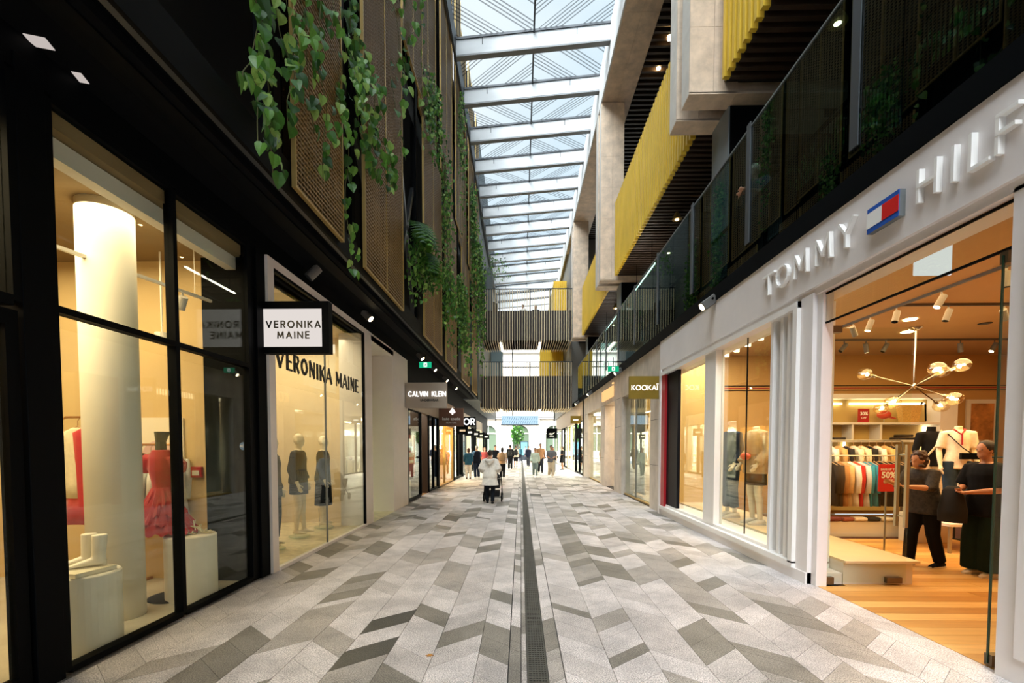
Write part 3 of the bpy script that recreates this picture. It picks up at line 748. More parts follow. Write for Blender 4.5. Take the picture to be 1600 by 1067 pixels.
    if hair and head:
        st, hcx = hair; m = MB(); c = hc
        m.ell(S(c + Vector((0, -.018, .032))), (.086 * s, .098 * s, .104 * s), 16, 10)
        if st in ('bob', 'long', 'curly'): m.ell(S(c + Vector((0, -.055, -.04))), (.085 * s, .065 * s, .10 * s), 14, 9)
        if st == 'long': m.ell(S(c + Vector((0, -.075, -.15))), (.08 * s, .05 * s, .14 * s), 14, 9)
        if st == 'bun': m.ell(S(c + Vector((0, -.10, .06))), (.045 * s, .045 * s, .045 * s), 10, 7)
        if st == 'pony':
            m.tube([S(c + Vector((0, -.10, .05))), S(c + Vector((0, -.14, -.02))), S(c + Vector((0, -.13, -.16)))], [.03 * s, .035 * s, .015 * s], 8)
        if st in ('curly', 'afro'):
            for i in range(90):
                a = random.random() * 6.28; z = random.uniform(-.10, .125); r = .1
                y = math.sin(a) * r - .02
                if y > .05 and z < .07: continue
                kk = math.sqrt(max(.15, 1 - (max(0, z) / .15) ** 2)); m.ell(S(c + Vector((math.cos(a) * .085 * kk, (y + .02) * kk - .02, z + .01))), (.024 * s, .024 * s, .024 * s), 8, 5)
        m.build('hair', mat('hair_' + hcx.strip('#'), hcx, .6, 0, .3, 40), t, remesh=vox * .7, sm=2)
    if eyes and head:
        for q in (-1, 1): MB().ell(S(hc + Vector((q * .030, .086, .008))), (.011 * s, .006 * s, .006 * s), 8, 5).build('eye', mat('eye_dark', '#1b1512', .3), t)
    if base:
        MB().lathe([(.19, -.02), (.19, -.008), (.18, -.001)], (base[0], base[1], 0), 28).build('base_plate', glass('glass_plate', (.8, .88, .84), 1.5, .04), t)
        MB().tube([(base[0], base[1] - .08, 0), (base[0] - .02, base[1] - .1, .35 * s)], .006, 6).build('support_rod', STEEL, t)
    return t
HEEL = dict(anL=(-.10, -.02, .12), anR=(.10, -.02, .12))

# ================================================================ second boutique (white portal)
XV = -3.30
struct('wall_left', MB().box(XV - .5, XV, 5.95, 6.10, 0, 4.19).box(XV - .4, XV, 6.10, 9.62, 4.08, 4.19).box(XV - .55, XV, 9.62, 10.08, 0, 4.19).box(XV - .55, XV, 10.08, 11.72, 4.02, 4.19).box(XV - 1.2, XV, 11.72, 13.25, 0, 4.19),
       mat('white_portal', '#e2dbd2', .6, 0, .04, 2), 'white plaster portal around the mannequin window and its doorway', 'wall')
struct('baseboard_left', bx(XV - .05, XV + .015, 6.10, 9.62, 0, .05), WHITE, 'low white sill under the mannequin window', 'sill')
w3 = thing('window_3', 'tall frameless boutique window with cream mannequins behind it', 'window', (XV, 6.1, 0), kind='structure')
for a, b in ((6.10, 7.70), (7.71, 9.57)): bx(XV - .03, XV - .02, a, b, .05, 4.08).build('pane', GLASS, w3)
bx(XV - .04, XV - .01, 7.698, 7.712, .05, 4.08).build('joint', GREYM, w3)
MB().box(XV - .05, XV, 9.57, 9.62, 0, 4.08).box(XV - .05, XV, 6.1, 9.62, 4.04, 4.08).build('edge_trim', BLACK, w3)
lt = thing('window_lettering', 'heavy black deco lettering across the mannequin window', 'lettering', (XV, 7.6, 2.9))
DECO = {'V': (.9, [((0, 1), (.45, 0), 2), ((.9, 1), (.45, 0), 1)]), 'E': (.6, [((.1, 0), (.1, 1), 2), ((.1, 1), (.6, 1), 1), ((.1, .5), (.55, .5), 1), ((.1, 0), (.6, 0), 1)]),
        'R': (.65, [((.1, 0), (.1, 1), 2), ((.1, 1), (.5, .96), 1), ((.5, .96), (.58, .72), 1.4), ((.58, .72), (.45, .52), 1.2), ((.45, .52), (.1, .5), 1), ((.3, .5), (.62, 0), 1.6)]),
        'O': (.9, [((.45 + .36 * math.cos(.524 * i), .5 + .44 * math.sin(.524 * i)), (.45 + .36 * math.cos(.524 * i + .53), .5 + .44 * math.sin(.524 * i + .53)), 1.7) for i in range(12)]),
        'N': (.8, [((.08, 0), (.08, 1), 1.2), ((.08, 1), (.7, 0), 2), ((.7, 0), (.7, 1), 1)]), 'I': (.25, [((.12, 0), (.12, 1), 2)]),
        'K': (.75, [((.1, 0), (.1, 1), 2), ((.1, .45), (.68, 1), 1), ((.28, .6), (.68, 0), 1.6)]), 'A': (.9, [((0, 0), (.45, 1), 1), ((.9, 0), (.45, 1), 2), ((.2, .3), (.7, .3), 1)]),
        'M': (1.0, [((.08, 0), (.08, 1), 1), ((.08, 1), (.5, .25), 1.8), ((.5, .25), (.9, 1), 1), ((.9, 1), (.9, 0), 2)])}
y = 6.14; HV = .235
for ch in 'VERONIKA MAINE':
    if ch == ' ': y += .14; continue
    w_, st = DECO[ch]; m = MB()
    for si, (a, b, th) in enumerate(st):
        xo = XV - .014 + .0012 * (si % 4)
        a = Vector((xo, y + a[0] * HV, 2.79 + a[1] * HV)); b = Vector((xo, y + b[0] * HV, 2.79 + b[1] * HV)); d = (b - a).normalized() * .012
        m.bar(a - d, b + d, .03 * th, .012, (1, 0, 0)) if abs((b - a).z) > .02 else m.bar(a - d, b + d, .012, .03 * th)
    m.build('letter', LETTERB, lt); y += w_ * HV + .064
# doorway behind the portal
struct('wall_far', MB().box(-6.6, -4.3, 11.72, 11.82, 0, 4.08).box(-4.34, -4.24, 10.1, 11.72, 3.0, 4.08), CREAM, 'cream wall over the recessed doorway of the mannequin boutique')
struct('ceiling', bx(-6.6, XV, 10.05, 11.8, 4.03, 4.15), CREAM, 'ceiling of the recessed doorway', 'ceiling')
struct('floor', bx(-6.6, XV + .01, 10.05, 11.8, -.2, .002), TERR, 'cream mosaic floor of the recessed doorway', 'floor')
d2 = thing('door_2', 'frameless glass door with long black handle in the white recess', 'door', (-4.24, 10.9, 0), kind='structure')
bx(-4.25, -4.235, 10.12, 11.7, .02, 2.98).build('pane', glass('pale_green_glass', (.78, .82, .68), 1.5, .06), d2)
MB().bar((-4.2, 11.35, .35), (-4.2, 11.35, 1.25), .03, .05).build('handle', BLACK, d2)
MB().bar((-4.2, 10.5, .35), (-4.2, 10.5, 1.25), .03, .05).build('handle', BLACK, d2)
MB().box(-4.27, -4.22, 11.3, 11.5, 0, .08).build('floor_hinge', STEEL, d2)
# blade sign
bs = thing('blade_sign', 'black framed white projecting sign with two lines of black capitals', 'sign', (-2.95, 5.9, 2.93))
MB().box(-3.42, -2.47, 5.86, 5.98, 3.47, 3.56).box(-3.42, -2.47, 5.86, 5.98, 2.90, 2.98).box(-2.56, -2.47, 5.86, 5.98, 2.98, 3.47).box(-3.42, -3.36, 5.86, 5.98, 2.98, 3.47).build('frame', BLACK, bs)
bx(-3.36, -2.56, 5.885, 5.955, 2.98, 3.47).build('face', emit('sign_face', (1, .92, .87), .2), bs)
strokes('VERONIKA', (-2.94, 5.882, 3.272), 'cam', .080, .017, .042, LETTERB, bs, .006)
strokes('MAINE', (-2.94, 5.882, 3.135), 'cam', .080, .017, .042, LETTERB, bs, .006)
# mannequins
figure('mannequin', 'cream mannequin in grey blazer and dark trousers at the left window edge', 'mannequin', (-4.02, 7.25, .05), -78, 1.82, .016, mann=True, pose=HEEL,
       top=dict(c='#4b4c4e', hem=.80, name='blazer'), bottom=dict(c='#33393b', wide=.02, len=.95), group='mannequins in the white portal window', base=(0, 0))
figure('mannequin', 'cream mannequin in black blouse and short black skirt in the window middle', 'mannequin', (-4.1, 8.3, .05), -82, 1.88, .016, mann=True, pose=dict(HEEL, knL=(-.08, .03, .5), anL=(-.07, .05, .12)),
       top=dict(c='#22211f', hem=.9, sleeve=.9, wide=.02, name='blouse'), bottom=dict(kind='skirt', c='#1b1e24', hem=.72, flare=.01), group='mannequins in the white portal window', base=(0, 0))
figure('mannequin', 'cream mannequin in dark jacket and long dark skirt near the window joint', 'mannequin', (-4.06, 9.25, .05), -75, 1.86, .016, mann=True, pose=HEEL,
       top=dict(c='#2b2c2d', hem=.86, sleeve=.95, name='jacket'), bottom=dict(kind='skirt', c='#1a1e26', hem=.42, flare=.03), group='mannequins in the white portal window', base=(0, 0))
rail('black garment rail at the back of the mannequin boutique', (-5.6, 6.9), (-5.6, 9.7), 1.72, BLACK)
cc = ['#6a4630', '#8a5a3a', '#2a2a2c', '#1f2124', '#b08a60', '#2c2f33', '#5d3a28', '#26282b', '#7a5236', '#202225', '#3a3a3a', '#23262a']
for i, c in enumerate(cc):
    garment(ORD[i] + ' coat from the left on the rail behind the mannequins', (-5.6, 7.05 + i * .23, 1.71), R(random.uniform(-8, 8)), c, .85, .2, .5, 1.08, 'coats behind the mannequins', 'coat')
struct('wall_back', bx(-5.95, -5.9, 8.4, 9.2, 0, 4.05), mat('cream_niche', '#cfc0a0', .7), 'cream panel standing behind the mannequins', 'panel')
tr2 = thing('light_track', 'black light track on the ceiling of the mannequin boutique', 'light track', (-4.4, 7.6, 4.0))
MB().bar((-4.5, 6.4, 4.05), (-4.5, 9.8, 4.05), .035, .03).build('rail', BLACK, tr2)
for i, y in enumerate((6.9, 7.5, 8.3, 9.1)):
    make_spot('track_spotlight', ORD[i] + ' ceiling spotlight from the left above the cream mannequins', (-4.5, y, 4.04), R(-90), R(30), CANB, LAMPW, 'spotlights above the mannequins', .14)

# ================================================================ underwear shop
struct('trim_4', MB().box(XL - .12, XL + .06, 13.25, 13.42, 0, 3.6).box(XL - .12, XL + .06, 18.35, 18.55, 0, 3.6), BLACK, 'black frame posts of the underwear shop', 'post')
TAUPE = mat('taupe_panel', '#a89b8b', .5, 0, .05, 2)
struct('trim_5', bx(XL - .1, XL + .08, 13.42, 18.35, 2.82, 3.25), TAUPE, 'taupe fascia over the underwear shop', 'fascia')
framed_window('window_4', 'black framed underwear shop window with red sale poster', XL, [13.44, 15.2], .06, 2.82, BLACK, .06, .1)
framed_window('window_5', 'dark reflective underwear shop window beyond its entrance', XL, [16.5, 17.4, 18.33], .06, 2.82, BLACK, .06, .1, pane=glass('dark_glass', (.30, .33, .34), 1.7, .10))
sl = MB()
for i in range(24): sl.box(XL - .08, XL - .03, 13.5 + i * .2, 13.55 + i * .2, 3.25, 3.62)
sl.build('transom_slats', GOLDEDGE, bpy.data.objects['trim_5'], kind='stuff')
sp = thing('sale_poster', 'red sale poster in the underwear shop window', 'poster', (-3.5, 13.9, .9))
bx(-3.412, -3.395, 13.56, 14.5, .75, 2.05).build('board', mat('poster_red', '#c8463c', .5), sp)
text('UP TO', .16, (-3.392, 14.03, 1.62), 'left', LETTERW, sp, ext=.002, bold=.006); text('50% OFF', .17, (-3.392, 14.03, 1.42), 'left', LETTERW, sp, ext=.002, bold=.006); text('STOREWIDE', .11, (-3.392, 14.03, 1.22), 'left', LETTERW, sp, ext=.002, bold=.003)
ck = thing('blade_sign', 'taupe projecting sign with glowing white capitals over small black capitals', 'sign', (-2.65, 12.95, 2.78))
bx(-3.28, -2.10, 12.92, 13.02, 2.78, 3.50).build('panel', TAUPE, ck, bev=.006)
strokes('CALVIN KLEIN', (-2.66, 12.905, 3.18), 'cam', .125, .022, .036, emit('neon_white', (1, 1, 1), .42), ck, .02, .78)
text('UNDERWEAR', .085, (-2.60, 12.915, 3.00), 'cam', LETTERB, ck, ext=.004, bold=.003)
for i in range(3):
    b = thing('display_box', 'white display block in the underwear window, ' + ('lowest', 'middle', 'tallest')[i], 'display block', (-3.8, 13.8 + i * .42, 0))
    bx(-3.95, -3.62, 13.6 + i * .45, 13.95 + i * .45, 0, .35 + .12 * i).build('block', WHITE, b, bev=.006)
rk = thing('display_shelf', 'gold display rack of underwear behind the shop window', 'rack', (-4.2, 14.6, 0))
for y in (14.3, 14.6, 14.9): MB().tube([(-4.2, y, 0), (-4.2, y, 2.5)], .015).build('upright', GOLDEDGE, rk)
for z in (.7, 1.2, 1.7, 2.2): bx(-4.4, -4.0, 14.28, 14.92, z, z + .02).build('shelf', OFFW, rk)
fg = mat('dark_wood_jamb', '#3a2b1d', .4, 0, .2, 2, stretch=(4, 4, .4))
struct('trim_6', MB().box(-4.6, XL, 15.2, 15.3, 0, 2.82).box(-4.6, XL, 16.42, 16.5, 0, 2.82), fg, 'dark wooden entrance jambs of the underwear shop', 'jamb')
rail('brass rail of lingerie inside the underwear entrance', (-4.9, 15.4), (-4.9, 16.4), 1.81, GOLDEDGE)
for i in range(5):
    garment(ORD[i] + ' lingerie piece hanging inside the underwear entrance', (-4.9 , 15.5 + i * .2, 1.8), 0, ('#c9a27a', '#201d1d', '#b98a6a', '#d9c2a6', '#2a2222')[i], .45, .15, 0, 1.0, 'lingerie inside the entrance', 'lingerie')
# ================================================================ handbag shop
BROWN = mat('brown_fascia', '#6e4a38', .5, 0, .1, 2)
struct('trim_7', bx(XL - .1, XL + .1, 18.55, 22.4, 2.62, 3.62), mat('timber_fascia', '#8a6a52', .5, 0, .12, 2, stretch=(1, 1, 5)), 'brown timber fascia of the handbag shop', 'fascia')
framed_window('window_6', 'gold trimmed window of the handbag shop with glowing globes', XL, [18.6, 20.0, 22.3], .06, 2.62, GOLDEDGE, .06, .1)
ks = thing('blade_sign', 'dark brown projecting sign with a white spade mark and pale lettering', 'sign', (-2.75, 18.3, 2.55))
bx(-3.3, -2.30, 18.28, 18.36, 2.50, 3.22).build('panel', BROWN, ks, bev=.005)
text('kate spade', .17, (-2.80, 18.275, 2.80), 'cam', LETTERW, ks, ext=.004, bold=.003); text('NEW YORK', .08, (-2.80, 18.275, 2.64), 'cam', LETTERW, ks, ext=.004)
SPP = [(0, .24), (.05, .17), (.11, .10), (.11, .04), (.06, .02), (.02, .05), (.035, -.03), (-.035, -.03), (-.02, .05), (-.06, .02), (-.11, .04), (-.11, .10), (-.05, .17)]
MB().extr([(-2.75 + p[0], 3.0 + p[1]) for p in SPP][::-1], 'Y', 18.278, 18.262).build('spade_mark', emit('spade_glow', (1, .98, .95), .5), ks)
for i in range(4):
    g_ = thing('globe_lamp', ('lowest', 'second lowest', 'second highest', 'highest')[i] + ' glowing globe lamp in the handbag shop window', 'lamp', (-3.55, 19.6, .9 + i * .42), 0, 'globe lamps in the handbag window')
    MB().ell((-3.58, 19.5 + .25 * (i % 2), 1.28 + i * .40), (.09, .09, .09), 14, 10).build('globe', LAMPGLOW, g_, smooth=True)
    MB().tube([(-3.62, 19.5 + .25 * (i % 2), 1.28 + i * .4), (-3.95, 19.5 + .25 * (i % 2), 1.28 + i * .4)], .02).build('arm', GOLDEDGE, g_)
struct('wall_near', bx(-4.1, -3.95, 19.2, 20.3, 0, 2.6), mat('gold_wall', '#c99a4a', .35, .4, .1, 2), 'gold panel behind the globe lamps', 'panel')
for i in range(3):
    hb = thing('handbag', ('lowest', 'middle', 'top')[i] + ' handbag on the shelf behind the gold window', 'handbag', (-4.4, 21.2, .8 + i * .5))
    MB().obox((-4.3, 21.2, .92 + i * .5), (.14, .3, .2)).build('bag', mat('bag%d' % i, ('#2b2422', '#b5463c', '#d8c7a2')[i], .5), hb, bev=.02)
    MB().tube([(-4.3, 21.1, 1.02 + i * .5), (-4.3, 21.12, 1.16 + i * .5), (-4.3, 21.28, 1.16 + i * .5), (-4.3, 21.3, 1.02 + i * .5)], .01).build('handle', BLACK, hb)
sf = thing('handbag_shelf', 'white shelves of the handbag shop window', 'shelf', (-4.3, 21.2, 0))
for i in range(3): bx(-4.5, -4.1, 20.8, 21.7, .80 + i * .5, .82 + i * .5).build('shelf_board', WHITE, sf)
for y in (20.8, 21.68): bx(-4.5, -4.1, y, y + .02, 0, 2.2).build('side_panel', WHITE, sf)
# ================================================================ shops further down on the left
dsg = thing('blade_sign', 'black sign with white serif letters past the handbag shop', 'sign', (-2.7, 23.6, 2.9))
bx(-3.38, -2.35, 23.6, 23.72, 2.72, 3.22).build('panel', BLACK, dsg)
strokes('DIOR', (-2.88, 23.58, 2.97), 'cam', .30, .06, .08, emit('sign_white', (1, 1, 1), .45), dsg, .02)
ys = 22.6
for i, (w_, m_, lab) in enumerate(((3.2, BLACK, 'black framed shop window beyond the handbag shop'), (3.6, DARKGREY, 'grey framed shop window under the near end of the bridge'), (4.0, BLACK, 'black framed shop window under the footbridge'),
                                   (5.0, OFFW, 'white framed shop window past the footbridge on the left'), (5.6, BLACK, 'last black framed shop window on the left'))):
    framed_window('window_%d' % (7 + i), lab, XL, [ys, ys + w_ * .5, ys + w_ - .2], .06, 3.0, m_, .1, .14)
    struct('trim_%d' % (8 + i), bx(XL - .14, XL + .1, ys, ys + w_ - .2, 3.0, 3.62).box(XL - .14, XL + .12, ys + w_ - .35, ys + w_, 0, 3.62), m_ if i % 2 == 0 else TAUPE, 'fascia of the ' + lab, 'fascia')
    q = thing('blade_sign', 'small black blade sign, ' + ORD[i] + ' after the black serif letter sign', 'sign', (-2.9, ys + .6, 2.4))
    bx(-3.3, -2.75, ys + 1.0, ys + 1.06, 2.30, 2.72).build('panel', BLACK, q); bx(-3.18, -2.88, ys + .99, ys + 1.0, 2.46, 2.56).build('mark', LETTERW, q)
    lit_ = bx(-7.3, -7.25, ys + .3, ys + w_ - .5, .6, 2.6)
    lo = thing('display_wall', 'pale lit display shelves inside the ' + lab, 'display', (-7.2, ys, 0))
    for z in (.5, 1.0, 1.5, 2.0, 2.5): bx(-5.3, -4.9, ys + .3, ys + w_ - .5, z, z + .04).build('shelf', OFFW, lo)
    bx(-5.35, -5.3, ys + .3, ys + w_ - .5, 0, 2.7).build('back', WHITE, lo)
    ys += w_

# ================================================================ LEFT UPPER FACADE
XS = -2.45
struct('wall_left', MB().box(-4.7, -4.5, -18, 27, 4.62, 21), mat('void_black', '#050607', .8), 'dark wall behind the perforated screens')
for i, (z0, z1) in enumerate(((9.5, 10.05), (15.2, 15.8))):
    struct('trim_%d' % (20 + i), bx(-4.5, -2.62, -18, 27, z0, z1), BLACK, ('lower', 'upper')[i] + ' black floor edge behind the perforated screens', 'floor edge')
posts = (4.78, 6.75, 7.1, 9.62, 11.45, 14.3, 14.8, 17.6, 18.85, 21.8, 22.9, 25.6, 26.4)
for i, y in enumerate(posts):
    tag(bx(-2.72, -2.58, y - .06, y + .06, 4.6, 20).build('facade_post', BLACK), ORD[i] + ' black facade post from the camera behind the screens', 'post', 'facade posts')
br = MAT_BR = mat('brace_steel', '#3a3d3e', .4, .6)
for i, (ya, yb, za, zb) in enumerate(((6.5, 9.4, 7.6, 4.8), (9.7, 11.4, 9.4, 4.9), (9.7, 11.4, 4.9, 8.0), (17.6, 18.9, 15, 10.2), (14.3, 14.9, 9.4, 5.0), (21.8, 22.9, 15, 10.2), (9.7, 14.2, 15, 10.2))):
    tag(MB().bar((-2.68, ya, za), (-2.68, yb, zb), .08, .12).build('brace', br), ORD[i] + ' diagonal steel brace from the camera behind the screens', 'brace', 'diagonal braces')
for i, (ya, yb, z0, z1) in enumerate(((6.6, 7.2, 4.9, 9.3), (9.8, 11.4, 4.9, 9.3), (14.3, 14.9, 5, 9.3), (17.5, 18.9, 5, 9.3))):
    w = thing('window_%d' % (30 + i), ORD[i] + ' dark upper floor window from the camera between the screens', 'window', (-3.4, ya, z0), kind='structure')
    bx(-3.42, -3.40, ya, yb, z0, z1).build('pane', glass('upper_dark_glass', (.25, .3, .33), 1.3, .0), w)
    for z in (z0, (z0 + z1) / 2, z1): bx(-3.45, -3.37, ya, yb, z - .04, z + .04).build('rail', BLACK, w)
# perforated screens
def screen(label, y0, y1, z0, z1, X, ph, pv, n):
    t = thing('perforated_screen', label, 'screen', (X, y0, z0), 0, 'perforated bronze screens')
    e = .022
    MB().box(X - .03, X + .02, y0, y0 + e, z0, z1).build('edge_strip', GOLDEDGE, t); MB().box(X - .03, X + .02, y1 - e, y1, z0, z1).build('edge_strip', GOLDEDGE, t)
    MB().box(X - .03, X + .02, y0 + e, y1 - e, z0, z0 + e).build('edge_strip', GOLDEDGE, t)
    for i in range(1, n): yy = y0 + (y1 - y0) * i / n; MB().box(X - .03, X + .02, yy - .012, yy + .012, z0 + e, z1).build('divider', GOLDEDGE, t)
    m = MB(); z = z0 + .04
    while z < z1 - .02:
        m.add([(X - .012, y0 + e, z), (X + .012, y0 + e, z - ph * .30), (X + .012, y1 - e, z - ph * .30), (X - .012, y1 - e, z),
               (X - .012, y0 + e, z + ph * .34), (X + .012, y0 + e, z + ph * .06), (X + .012, y1 - e, z + ph * .06), (X - .012, y1 - e, z + ph * .34)],
              [(0, 1, 2, 3), (4, 7, 6, 5), (1, 5, 6, 2), (0, 3, 7, 4)]); z += ph
    y = y0 + pv
    while y < y1 - .03: m.box(X - .016, X + .002, y, y + pv * .3, z0 + e, z1); y += pv
    m.build('mesh_infill', GOLDMESH, t, kind='stuff')
    return t
T1 = [(4.98, 6.33, 1), (7.2, 9.53, 2), (11.6, 14.15, 2), (14.95, 17.35, 2), (19.0, 21.6, 2), (23.1, 25.4, 2)]
for i, (a, b, n) in enumerate(T1): screen(ORD[i] + ' lower bronze perforated screen from the camera on the left', a, b, 4.5, 9.9 if i not in (1,) else 10.6, XS, .055 + .006 * i, .075 + .012 * i, n)
T2 = [(9.62, 11.55, 2), (14.2, 16.3, 2), (17.4, 18.9, 2), (21.6, 23.0, 2), (25.0, 26.6, 2)]
for i, (a, b, n) in enumerate(T2): screen(ORD[i] + ' upper bronze perforated screen from the camera on the left', a, b, 10.2, 19.5, XS, .075 + .01 * i, .11 + .02 * i, n)
T3 = [(11.7, 14.0, 2), (16.4, 17.3, 1), (19.0, 21.5, 2), (23.1, 24.9, 2)]
for i, (a, b, n) in enumerate(T3): screen(ORD[i] + ' recessed upper screen from the camera behind the climbing plants', a, b, 10.2, 19.5, XS - .12, .085 + .01 * i, .13 + .02 * i, n)

# ---- plants
LEAFM = []
for i, c in enumerate(('#3a6a24', '#5b8c36', '#8aae58', '#264d1d')):
    m = mat('leaf_green_%d' % i, c, .4, 0, .3, 30, spec=.5)
    t = m.node_tree; b = t.nodes['Principled BSDF']
    tl = t.nodes.new('ShaderNodeBsdfTranslucent'); mx = t.nodes.new('ShaderNodeMixShader'); mx.inputs[0].default_value = .3
    tl.inputs[0].default_value = (*[min(1, x * 1.8) for x in lin(c)], 1)
    o_ = [n for n in t.nodes if n.type == 'OUTPUT_MATERIAL'][0]
    t.links.new(b.outputs[0], mx.inputs[1]); t.links.new(tl.outputs[0], mx.inputs[2]); t.links.new(mx.outputs[0], o_.inputs[0])
    LEAFM.append(m)
STEMM = mat('vine_stem', '#5a5a34', .7)
def leaf_geo(fold=.22, curl=.25):
    out = [(0, 0), (.16, -.06), (.36, .05), (.45, .25), (.38, .5), (.22, .75), (0, 1.0)]
    v = []; f = []
    mid = [(0, y, -curl * y * y) for y in (0, .08, .25, .45, .65, .82, 1.0)]
    for s in (1, -1):
        n = len(v)
        v += mid; v += [(s * x, y, -curl * max(0, y) ** 2 + fold * x) for x, y in out]
        for i in range(6):
            q = (n + i, n + 7 + i, n + 8 + i, n + i + 1)
            f.append(q if s == 1 else q[::-1])
    return v, f
LV, LF = leaf_geo()
LEAFOBJ = []
def leafmesh(i):
    me = bpy.data.meshes.new('leaf'); me.from_pydata(LV, [], LF); me.materials.append(LEAFM[i]); me.polygons.foreach_set('use_smooth', [True] * len(me.polygons)); return me
LEAFMESH = [leafmesh(i) for i in range(4)]
def vine_path(p, q, wig, n):
    p = Vector(p); q = Vector(q); out = []
    a = [random.uniform(0, 6) for _ in range(4)]
    for i in range(n + 1):
        u = i / n; w = wig * math.sin(math.pi * min(1, u * 1.1)) + wig * .3 * u
        out.append(p.lerp(q, u) + Vector((.5 * w * math.sin(u * 9 + a[0]), w * math.sin(u * 7 + a[1]) + .4 * w * math.sin(u * 17 + a[2]), 0)))
    return out
def leaf_rot():
    d = Vector((random.gauss(.15, .3), random.gauss(0, .45), -1)).normalized(); n = Vector((.7 + random.gauss(0, .35), -.6 + random.gauss(0, .4), .35 + random.gauss(0, .3)))
    n = (n - d * n.dot(d)).normalized(); return Matrix((d.cross(n), d, n)).transposed().to_euler()
def trailing_plant(label, strands, leafsize, dens, group='trailing plants on the left facade', objs=True, name='trailing_vine'):
    p0 = strands[0][0]; t = thing(name, label, 'plant', p0, 0, group)
    stuff = MB()
    for (p, q, wig) in strands:
        L = (Vector(q) - Vector(p)).length; n = max(4, int(L / .12)); path = vine_path(p, q, wig, n)
        MB().tube(path, .005, 5).build('stem', STEMM, t)
        k = max(3, int(L * dens))
        for i in range(k):
            u = (i + random.random()) / k * n; j = min(n - 1, int(u)); pt = path[j].lerp(path[j + 1], u - j)
            pt = pt + Vector((random.uniform(-.03, .10), random.gauss(0, .06), random.gauss(0, .05)))
            sz = leafsize * random.uniform(.6, 1.25); rot = leaf_rot(); mi = random.choice((0, 0, 1, 1, 2, 3))
            if objs:
                o = bpy.data.objects.new('leaf', LEAFMESH[mi]); COL.objects.link(o); o.parent = t
                o.location = pt - Vector(p0); o.rotation_euler = rot; o.scale = (sz, sz, sz)
            else:
                M = rot.to_matrix(); stuff.cur = mi; stuff.add([pt + M @ (Vector(v) * sz) for v in LV[::1]], LF)
    if not objs: stuff.build('leaves', LEAFM, t, smooth=True, kind='stuff')
    return t
def bunch(label, c, ext, n, size, down=.5, name='hanging_foliage', stems=8):
    """dense hanging foliage: stems + one leaf mass"""
    t = thing(name, label, 'plant', c, 0, 'trailing plants on the left facade'); c = Vector(c); m = MB()
    for i in range(stems):
        q = c + Vector((random.uniform(-.3, 1) * ext[0], random.uniform(-1, 1) * ext[1], -random.uniform(.3, 1) * ext[2]))
        path = vine_path(c + Vector((0, random.uniform(-.5, .5) * ext[1], 0)), q, ext[1] * .25, 8)
        MB().tube(path, .006, 4).build('stem', STEMM, t)
        for j in range(n // stems):
            u = random.random() ** .8 * 8; k = min(7, int(u)); pt = path[k].lerp(path[k + 1], u - k) + Vector((random.gauss(0, .10), random.gauss(0, .13), random.gauss(0, .13)))
            rot = leaf_rot(); M = rot.to_matrix(); sz = size * random.uniform(.6, 1.2); m.cur = random.choice((0, 0, 1, 1, 2, 3))
            m.add([pt + M @ (Vector(v) * sz) for v in LV], LF)
    m.build('leaves', LEAFM, t, smooth=True, kind='stuff')
    return t
def fern(label, c, n, L):
    t = thing('fern', label, 'fern', c, 0, 'ferns on the left facade'); c = Vector(c)
    for i in range(n):
        a = random.uniform(-1.5, 1.5); d = Vector((math.cos(a) * .7, math.sin(a), 0)); m = MB(); l = L * random.uniform(.7, 1.1); prev = None; pts = []
        for k in range(15):
            u = k / 14; pts.append(c + d * l * (u * .75) + Vector((0, 0, l * (.45 * u - 1.05 * u * u))))
        for k in range(1, 14):
            p = pts[k]; tdir = (pts[k + 1] - pts[k - 1]).normalized(); sd = tdir.cross(Vector((0, 0, 1))).normalized(); w = l * .26 * math.sin(math.pi * (.12 + .85 * k / 14)); b = l * .028
            for s in (-1, 1):
                e = p + sd * s * w + tdir * w * .35 - Vector((0, 0, w * .15)); m.add([p - tdir * b, p + tdir * b, e], [(0, 1, 2)])
        m.build('frond', LEAFM[random.choice((0, 1, 3))], t)
    return t
# near pothos, hanging in front of the soffit edge
trailing_plant('large leaved pothos trailing in front of the first bronze screen, nearest the camera',
    [((-2.50, 4.25, 6.6), (-2.40, 4.22, 4.45), .10), ((-2.55, 4.5, 6.8), (-2.38, 4.40, 4.30), .13), ((-2.50, 4.7, 6.8), (-2.36, 4.75, 4.95), .12), ((-2.52, 4.35, 5.4), (-2.42, 4.02, 4.85), .05), ((-2.5, 4.9, 6.9), (-2.36, 4.95, 5.5), .12)], .13, 19)
trailing_plant('pothos strands hanging across the first bronze screen beside the black post',
    [((-2.40, 5.1, 7.0), (-2.37, 5.3, 5.3), .12), ((-2.40, 5.6, 7.2), (-2.36, 5.5, 4.9), .10), ((-2.4, 6.0, 7.4), (-2.36, 6.1, 5.6), .14), ((-2.42, 6.3, 6.5), (-2.38, 6.45, 4.1), .05)], .13, 15)
trailing_plant('bushy vine spilling between the first and second bronze screens',
    [((-2.5, 6.6, 7.6), (-2.3, 6.9, 6.0), .15), ((-2.5, 6.9, 7.9), (-2.28, 7.3, 5.9), .2), ((-2.5, 7.2, 8.0), (-2.28, 7.8, 6.1), .2), ((-2.5, 7.0, 7.6), (-2.25, 8.2, 6.3), .2), ((-2.5, 6.8, 8.2), (-2.3, 6.6, 6.4), .12)], .125, 28)
trailing_plant('thin vine climbing the black post beside the third bronze screen', [((-2.5, 11.5, 14), (-2.4, 11.4, 9.0), .1), ((-2.5, 10.2, 12.5), (-2.4, 10.0, 9.5), .2)], .16, 6, objs=False)
